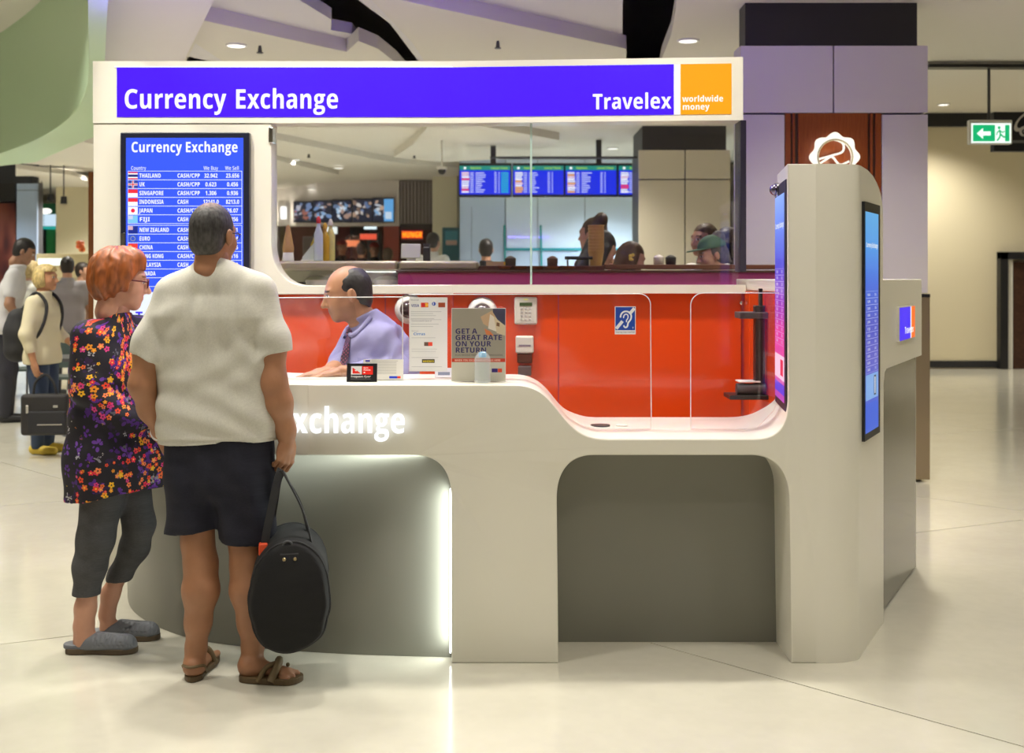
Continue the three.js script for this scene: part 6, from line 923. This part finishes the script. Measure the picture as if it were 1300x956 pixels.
// ---- flight boards
{
  const D = 17.4, rr = rng(41), dark = mat(lin(0.01, 0.01, 0.013), 0.4);
  [[583.5, 649], [651.5, 716.5], [718, 783.5], [785.5, 851]].forEach(([a, b], i) => {
    const o = thing('flight_monitor', ['departures flight monitor hanging beside the dome camera, first of four', 'second departures flight monitor, behind the glass pane joint', 'third departures flight monitor between two hanging poles', 'fourth departures flight monitor beside the beige column'][i], 'screen', P((a + b) / 2, 249, D).toArray(), 'row of flight monitors'), sk = -i * 0.06;
    const dd = D + i * 0.06; part('case', pbox(a - 0.9, b + 0.7, 207, 250, dd, 0.12, 0.01), dark, o);
    const tex = canvasTex(512, 300, (x, w, h) => { x.fillStyle = '#0c2be8'; x.fillRect(0, 0, w, h); x.fillStyle = '#128a7a'; x.fillRect(0, 0, w, 46); x.fillStyle = '#fff'; x.beginPath(); x.arc(54, 24, 14, 0, 7); x.fill(); txt(x, 'Departures', 108, 34, 32, { color: '#b8e030', w: 110 }); txt(x, 'Local Time', 316, 34, 30, { color: '#b8e030', w: 170 }); for (let r = 0; r < 10; r++) { const y = 66 + r * 22; x.fillStyle = ['#fff', '#e8eef8', '#f03858', '#f4b030', '#fff', '#f8d8d8'][Math.floor(rr() * 6)]; x.fillRect(20, y, 66 + rr() * 16, 17); x.fillStyle = '#cfd8ff'; x.fillRect(106, y + 4, 36, 10); x.fillRect(160, y + 4, 50 + rr() * 60, 10); x.fillRect(350, y + 4, 24, 10); x.fillRect(390, y + 4, 14, 10); if (i === 0 && rr() < 0.7) { x.fillStyle = '#20b8d0'; x.fillRect(418, y + 2, 74, 14); } } });
    const [x0, y1] = XY(a, 210.5, dd), [x1, y0] = XY(b - 1, 247, dd); part('screen', quad([x0, y0, -dd + 0.004], [x1, y0, -dd + 0.004], [x1, y1, -dd + 0.004], [x0, y1, -dd + 0.004]), glow(tex, 1.0), o);
    if (i % 2 === 0) { const mx = (x0 + x1) / 2 + 0.12; part('hanging_pole', box(mx - 0.04, mx + 0.04, XY(0, 208, dd)[1], 3.55, -dd - 0.03, -dd - 0.1, 0.004), dark, o); }
  });
  const c = thing('ceiling_dome_camera', 'dark ceiling dome camera beside the flight monitors', 'camera', P(561, 217, 16.8).toArray()); lpart('dome', new THREE.SphereGeometry(0.055, 16, 10), M.black, c); lpart('bracket', box(-0.07, 0.07, 0.02, 0.05, -0.06, 0.06, 0.01), M.cream, c); lpart('stem', rod([0, 0.05, 0], [0, 3.55 - c.position.y, 0], 0.015), M.cream, c);
  solo('ceiling_track', box(XY(622, 0, 16.5)[0], XY(812, 0, 16.5)[0], XY(0, 201, 16.5)[1], XY(0, 198.6, 16.5)[1], -16.5, -16.56, 0.003), M.darkGrey, 'thin dark ceiling track above the flight monitors', 'track');
}
// pale blue wall under the flight boards, cool light also put into its colour
{
  const D = 20.5, w = thing('wall_blue', 'pale blue panelled wall with a tall glazed bay below the flight monitors', 'wall', [0.8, 0, -D], null, 'structure'), X = (p) => XY(p, 0, D)[0], Y = (p) => XY(0, p, D)[1], bl = mat(lin(0.46, 0.58, 0.76), 0.4);
  part('backing', box(X(583), X(900), 0, 3.55, -D - 0.06, -D - 0.2, 0), mat(lin(0.3, 0.4, 0.5), 0.6), w);
  for (const [a, b, y0, y1] of [[584, 641, Y(263), 3.55], [584, 598.4, 0, Y(262)], [598, 641, 0, Y(262)].map((v, i) => i === 0 ? 599 : v)]) part('panel', box(X(a), X(b), y0 + 0.01, y1, -D, -D - 0.06, 0.004), bl, w);
  const g = mat(lin(0.66, 0.80, 0.95), 0.12, { clearcoat: 0.8 }); for (const [a, b] of [[642.5, 682], [683, 742], [743, 812], [813, 880]]) part('glass_panel', box(X(a), X(b), Y(318), 3.55, -D, -D - 0.05, 0.004), g, w);
  part('sill_band', box(X(642), X(880), Y(318), Y(315), -D + 0.03, -D - 0.05, 0.004), mat(lin(0.02, 0.3, 0.36), 0.4), w); part('lower_panel', box(X(642), X(880), 0, Y(318), -D, -D - 0.05, 0.004), bl, w);
  const pp = [642.5, 712, 790]; for (const px of [644, 690]) { const s = thing('green_stake', 'thin teal pole leaning on the glazed bay', 'pole', [X(px), 0, -D + 0.12], 'teal poles at the glazed bay'); lpart('shaft', rod([0, 0.0, 0], [-0.05, Y(286), -0.1], 0.018), mat(lin(0.03, 0.3, 0.32), 0.4), s); lpart('foot', new THREE.CylinderGeometry(0.04, 0.05, 0.02, 14).translate(0, 0.011, 0), M.darkGrey, s); }
}
// ---- burger outlet at the end
{
  const D = 25, X = (p) => XY(p, 0, D)[0], Y = (p) => XY(0, p, D)[1];
  const w = thing('wall_outlet', 'white fascia wall of the burger outlet with a dark kitchen opening', 'wall', [-2.6, 0, -D], null, 'structure');
  part('fascia', box(X(325), X(507), Y(287), 3.55, -D, -D - 0.3, 0.01), mat(lin(0.74, 0.70, 0.66), 0.5), w); wallThing('wall_kitchen', 'dark red back wall of the outlet kitchen', X(325), X(560), 0, 3.4, -D - 3.2, -D - 3.4, mat(lin(0.30, 0.13, 0.11), 0.6)); part('pier', box(X(325), X(352), 0, Y(287), -D, -D - 0.3, 0.01), mat(lin(0.6, 0.56, 0.55), 0.5), w); part('serving_counter', box(X(352), X(507), 0, 1.1, -D, -D - 0.6, 0.02), mat(lin(0.2, 0.04, 0.03), 0.5), w);
  part('pier', box(X(487), X(507), 0, Y(287), -D, -D - 0.3, 0.01), mat(lin(0.30, 0.05, 0.03), 0.5), w); part('side_return', box(X(557), X(586), 0, 3.55, -D + 2.0, -D - 0.2, 0.01), mat(lin(0.72, 0.68, 0.5), 0.6), w);
  const sl = part('slat_backing', box(X(507.5), X(557), Y(285), 3.55, -D - 0.05, -D - 0.2, 0), mat(lin(0.13, 0.11, 0.10), 0.6), w); const slM = mat(lin(0.26, 0.23, 0.22), 0.5); for (let i = 0; i < 11; i++) part('slat', box(X(508 + i * 4.45), X(511.4 + i * 4.45), Y(284), 3.55, -D, -D - 0.06, 0.006), slM, w); part('dark_lintel', box(X(507.5), X(557), Y(291), Y(285), -D, -D - 0.2, 0), mat(lin(0.02, 0.012, 0.01), 0.5), w);
  part('dark_bay', box(X(507.5), X(557), 0, Y(291), -D - 0.1, -D - 0.2, 0), mat(lin(0.06, 0.012, 0.01), 0.6), w); part('edge_light', box(X(556), X(558.5), Y(285), Y(237), -D + 0.04, -D - 0.06, 0), glowC(lin(0.3, 0.55, 0.9), 0.8), w);
  solo('trim_2', box(X(325), X(560), 3.3, 3.45, -D - 0.35, -D - 3.15, 0), M.ceil, 'low white ceiling over the outlet kitchen', 'ceiling', null, 'structure');
  const pics = rng(91); [[373, 396], [397.5, 421], [422.5, 446], [448, 472], [473.5, 499.5]].forEach(([a, b], i) => {
    const sl_ = 6 * (1 - (a - 373) / 127), o = thing('menu_board', ['illuminated menu board with red and blue food pictures', 'illuminated menu board with pale blue food pictures', 'illuminated menu board with white and blue food pictures', 'illuminated menu board with brown burger pictures', 'illuminated menu board ending in a light blue advert'][i], 'screen', P((a + b) / 2, 283, D - 0.08).toArray(), 'menu boards on the burger outlet');
    part('case', pbox(a - 0.6, b + 0.6, 250 + sl_ * 0.9, 282.5, D - 0.1, 0.08, 0.008), M.black, o);
    const tex = canvasTex(160, 190, (x) => { x.fillStyle = '#23283a'; x.fillRect(0, 0, 160, 190); for (let k = 0; k < 26; k++) { x.fillStyle = [['#a86a5a', '#d85a48', '#7a90b8', '#c8c8d4', '#584048'], ['#90b8e0', '#7a9ac8', '#c0d0e4', '#5a5a78', '#a88a80'], ['#b8d8f4', '#7aa8d8', '#e4e8ee', '#6a80a0', '#b09080'], ['#8a7060', '#b89880', '#d8d0c8', '#6078a0', '#5a4840'], ['#7a5a50', '#c8a890', '#8ab8e0', '#584848', '#d0d8e0']][i][Math.floor(pics() * 5)]; x.beginPath(); x.ellipse(pics() * 150 + 5, pics() * 150 + 15, 8 + pics() * 22, 6 + pics() * 14, pics() * 3, 0, 7); x.fill(); } if (i === 4) { x.fillStyle = '#6ab4f0'; x.fillRect(86, 0, 74, 190); x.fillStyle = '#d8ecff'; x.fillRect(96, 110, 50, 60); } });
    const [x0, y1] = XY(a, 251.5 + sl_ * 0.9, D - 0.1), [x1, y0] = XY(b, 281, D - 0.1); part('screen', quad([x0, y0, -D + 0.105], [x1, y0, -D + 0.105], [x1, y1, -D + 0.105], [x0, y1, -D + 0.105]), glow(tex, 0.8), o);
  });
  const pill = thing('wall_lamp', 'glowing white oval wall lamp on the burger outlet fascia', 'lamp', P(360, 278, D - 0.1).toArray()); lpart('diffuser', new RoundedBoxGeometry(0.13, 0.27, 0.06, 4, 0.03).translate(0, 0.13, 0), glowC(lin(1, 1, 0.95), 1.5), pill); lpart('back_plate', new RoundedBoxGeometry(0.1, 0.22, 0.03, 3, 0.014).translate(0, 0.13, -0.04), M.cream, pill); const pl = new THREE.PointLight(0xfff4e0, 0.4); pl.position.set(0, 0.13, 0.12); pl.castShadow = true; pill.add(pl);
  const neon = thing('neon_sign', 'red and yellow neon word sign on the dark bay of the burger outlet', 'sign', P(522, 304, D - 0.05).toArray()); const [nx0, ny1] = XY(509.5, 291, D - 0.06), [nx1, ny0] = XY(536.5, 304.5, D - 0.06);
  part('panel', box(nx0, nx1, ny0, ny1, -D + 0.055, -D - 0.08, 0), M.black, neon); part('lit_face', quad([nx0, ny0, -D + 0.06], [nx1, ny0, -D + 0.06], [nx1, ny1, -D + 0.06], [nx0, ny1, -D + 0.06]), glow(canvasTex(270, 130, (x, w, h) => { x.fillStyle = '#3a0806'; x.fillRect(0, 0, w, h); for (const [c, o] of [['#e82010', 0], ['#ffc41e', 1]]) { x.strokeStyle = c; x.lineWidth = o ? 4 : 26; x.lineJoin = 'round'; x.font = 'bold 92px sans-serif'; x.save(); x.translate(8, 100); x.scale(0.78, 1); o ? (x.fillStyle = c, x.fillText('HUNGRY', 0, 0)) : x.strokeText('HUNGRY', 0, 0); x.restore(); } }), 1.2), neon);
  // kitchen gear and glowing price panels
  for (const [a, b, y0, y1, c, e, lb] of [[436, 456, 305, 313, [0.9, 0.25, 0.1], 0.9, 'red glowing price panel over the kitchen pass'], [457, 478, 297, 304, [0.9, 0.12, 0.06], 0.9, 'bright red price strip over the kitchen pass'], [411, 428, 288, 297, [0.85, 0.9, 0.85], 1.1, 'white glowing kitchen light box'], [462, 478, 286, 291, [0.8, 0.95, 1], 1.2, 'cold white strip lamp in the kitchen']]) { const o = thing('price_light_box', lb, 'light', P((a + b) / 2, y1, D + 1.6).toArray()); part('housing', pbox(a - 0.5, b + 0.5, y0 - 0.5, y1 + 0.5, D + 1.62, 0.1, 0.01), M.darkGrey, o); part('hanger', rod([XY((a + b) / 2, 0, D + 1.66)[0], XY(0, y0, D + 1.66)[1], -D - 1.66], [XY((a + b) / 2, 0, D + 1.66)[0], 3.3, -D - 1.66], 0.015), M.darkGrey, o); part('lit_panel', pbox(a, b, y0, y1, D + 1.6, 0.02, 0), glowC(lin(...c), e), o); }
  for (const [a, b, y0, y1, c, lb] of [[428, 444, 288, 330, [0.25, 0.02, 0.02], 'red kitchen unit behind the serving counter'], [444, 460, 288, 299, [0.03, 0.03, 0.035], 'black extractor hood in the kitchen'], [466, 482, 292, 312, [0.35, 0.35, 0.36], 'steel kitchen unit behind the serving counter'], [384, 408, 300, 331, [0.42, 0.36, 0.35], 'pale kitchen cabinet behind the serving counter']]) { const o = thing('kitchen_unit', lb, 'kitchen unit', P((a + b) / 2, y1, D + 2.2).toArray()); part('body', box(XY(a, 0, D + 2.2)[0], XY(b, 0, D + 2.2)[0], lb.includes('hood') ? XY(0, y1, D + 2.2)[1] : 0, lb.includes('hood') ? 3.3 : XY(0, y0, D + 2.2)[1], -D - 2.2, -D - 2.7, 0.02), mat(lin(...c), 0.4), o); part('door', pbox(a + 1.5, b - 1.5, y0 + 1.5, y1 - 1.5, D + 2.18, 0.03, 0.01), mat(lin(...c.map((v) => v * 0.7)), 0.35), o); }
  const tp = thing('wall_poster', 'teal poster on the cream side wall of the burger outlet', 'poster', P(572, 330, D - 2.03).toArray()); part('frame', pbox(561.5, 584.5, 289, 331, D - 2.02, 0.02, 0.004), mat(lin(0.02, 0.14, 0.18), 0.5), tp); part('panel', pbox(565, 581, 293, 308, D - 2.03, 0.02, 0), mat(lin(0.05, 0.3, 0.42), 0.5), tp); part('pale_box', pbox(566, 580, 305, 311, D - 2.035, 0.02, 0), mat(lin(0.6, 0.42, 0.36), 0.5), tp);
}
[[434, 306, [0.35, 0.03, 0.03]], [459, 308, [0.02, 0.02, 0.025]], [475, 309, [0.3, 0.03, 0.03]]].forEach(([px, top, c], i) => simplePerson(['kitchen worker with a red cap by the red unit', 'customer in dark clothes at the burger outlet', 'kitchen worker with a red cap by the steel unit'][i], { px, top, D: i === 1 ? 23 : 26.1, yaw: i === 1 ? R : 0.2, shirt: [0.02, 0.02, 0.022], cap: i === 1 ? undefined : c, hair: [0.02, 0.015, 0.012], fine: 1.4 }));
simplePerson('customer with brown hair and dark clothes at the burger outlet', { px: 492, top: 315, D: 22, yaw: R, shirt: [0.07, 0.05, 0.05], hair: [0.06, 0.035, 0.02], fine: 1.4 });
simplePerson('customer with black hair beside the display case bottles', { px: 414, top: 322, D: 19, yaw: R, shirt: [0.03, 0.03, 0.03], hair: [0.012, 0.01, 0.01], fine: 1.4 });
simplePerson('cook in a white apron behind the till', { px: 549, top: 296, D: 19.5, yaw: R - 0.4, shirt: [0.6, 0.6, 0.58], hair: [0.02, 0.015, 0.012], fine: 1.4 });
// ---- exit sign and corridor sign
{
  const D = 11.22, o = thing('exit_sign', 'green running man exit sign with an arrow hanging from the ceiling edge', 'sign', P(1258, 183, D).toArray()); part('housing', pbox(1231, 1285.5, 152, 183, D, 0.07, 0.01), mat(lin(0.75, 0.75, 0.68), 0.5), o);
  const tex = canvasTex(540, 270, (x, w, h) => { x.fillStyle = '#f2fff6'; x.fillRect(0, 0, w, h); x.fillStyle = '#0fae6c'; x.fillRect(22, 22, 300, 226); x.fillRect(458, 22, 60, 226); x.fillStyle = '#f2fff6'; x.beginPath(); x.moveTo(74, 140); x.lineTo(160, 64); x.lineTo(160, 112); x.lineTo(264, 112); x.lineTo(264, 168); x.lineTo(160, 168); x.lineTo(160, 216); x.fill(); x.strokeStyle = '#0fae6c'; x.lineCap = 'round'; x.lineWidth = 22; x.beginPath(); x.moveTo(384, 96); x.lineTo(396, 150); x.lineTo(440, 190); x.lineTo(474, 186); x.moveTo(396, 150); x.lineTo(384, 196); x.lineTo(356, 232); x.stroke(); x.lineWidth = 15; x.beginPath(); x.moveTo(386, 100); x.lineTo(352, 124); x.lineTo(346, 156); x.moveTo(388, 100); x.lineTo(424, 126); x.lineTo(446, 112); x.stroke(); x.fillStyle = '#0fae6c'; x.beginPath(); x.arc(378, 60, 20, 0, 7); x.fill(); });
  const [x0, y1] = XY(1233, 156.5, D), [x1, y0] = XY(1283.5, 181.5, D); part('lit_face', quad([x0, y0, -D + 0.002], [x1, y0, -D + 0.002], [x1, y1, -D + 0.002], [x0, y1, -D + 0.002]), glow(tex, 1.15), o); const rx_ = XY(1257, 0, D)[0]; part('rod', rod([rx_, XY(0, 153, D)[1], -D - 0.03], [rx_, 3.5, -D - 0.03], 0.014), M.darkGrey, o);
  const s = thing('corridor_sign', 'black hanging corridor sign with white outlined letters beside the exit sign', 'sign', P(1290, 192, 12).toArray()); const D2 = 12.4; part('panel', pbox(1262, 1345, 142, 192, D2, 0.1, 0.005), M.black, s); const wm = mat(lin(0.7, 0.68, 0.62), 0.5); const c = P(1300, 154, D2 - 0.01);
  part('letter', new THREE.TorusGeometry(0.085, 0.017, 8, 30, 4.7).scale(1.35, 0.62, 0.6).rotateZ(0.8).rotateZ(0).translate(c.x, c.y, c.z), wm, s); const g = new TextGeometry('Gates', { font, size: 0.105, depth: 0.01, curveSegments: 4 }).translate(XY(1293, 0, D2)[0], XY(0, 173, D2)[1], -D2); part('lettering', g, wm, s); part('pale_bar', pbox(1284, 1340, 178, 181.5, D2 - 0.005, 0.02, 0), mat(lin(0.2, 0.2, 0.19), 0.5), s);
  for (const px of [1335]) part('hanger', rod([XY(px, 0, D2)[0], XY(0, 142, D2)[1], -D2 - 0.05], [XY(px, 0, D2)[0], 4.2, -D2 - 0.05], 0.012), M.darkGrey, s);
}

renderer.render(scene, camera);
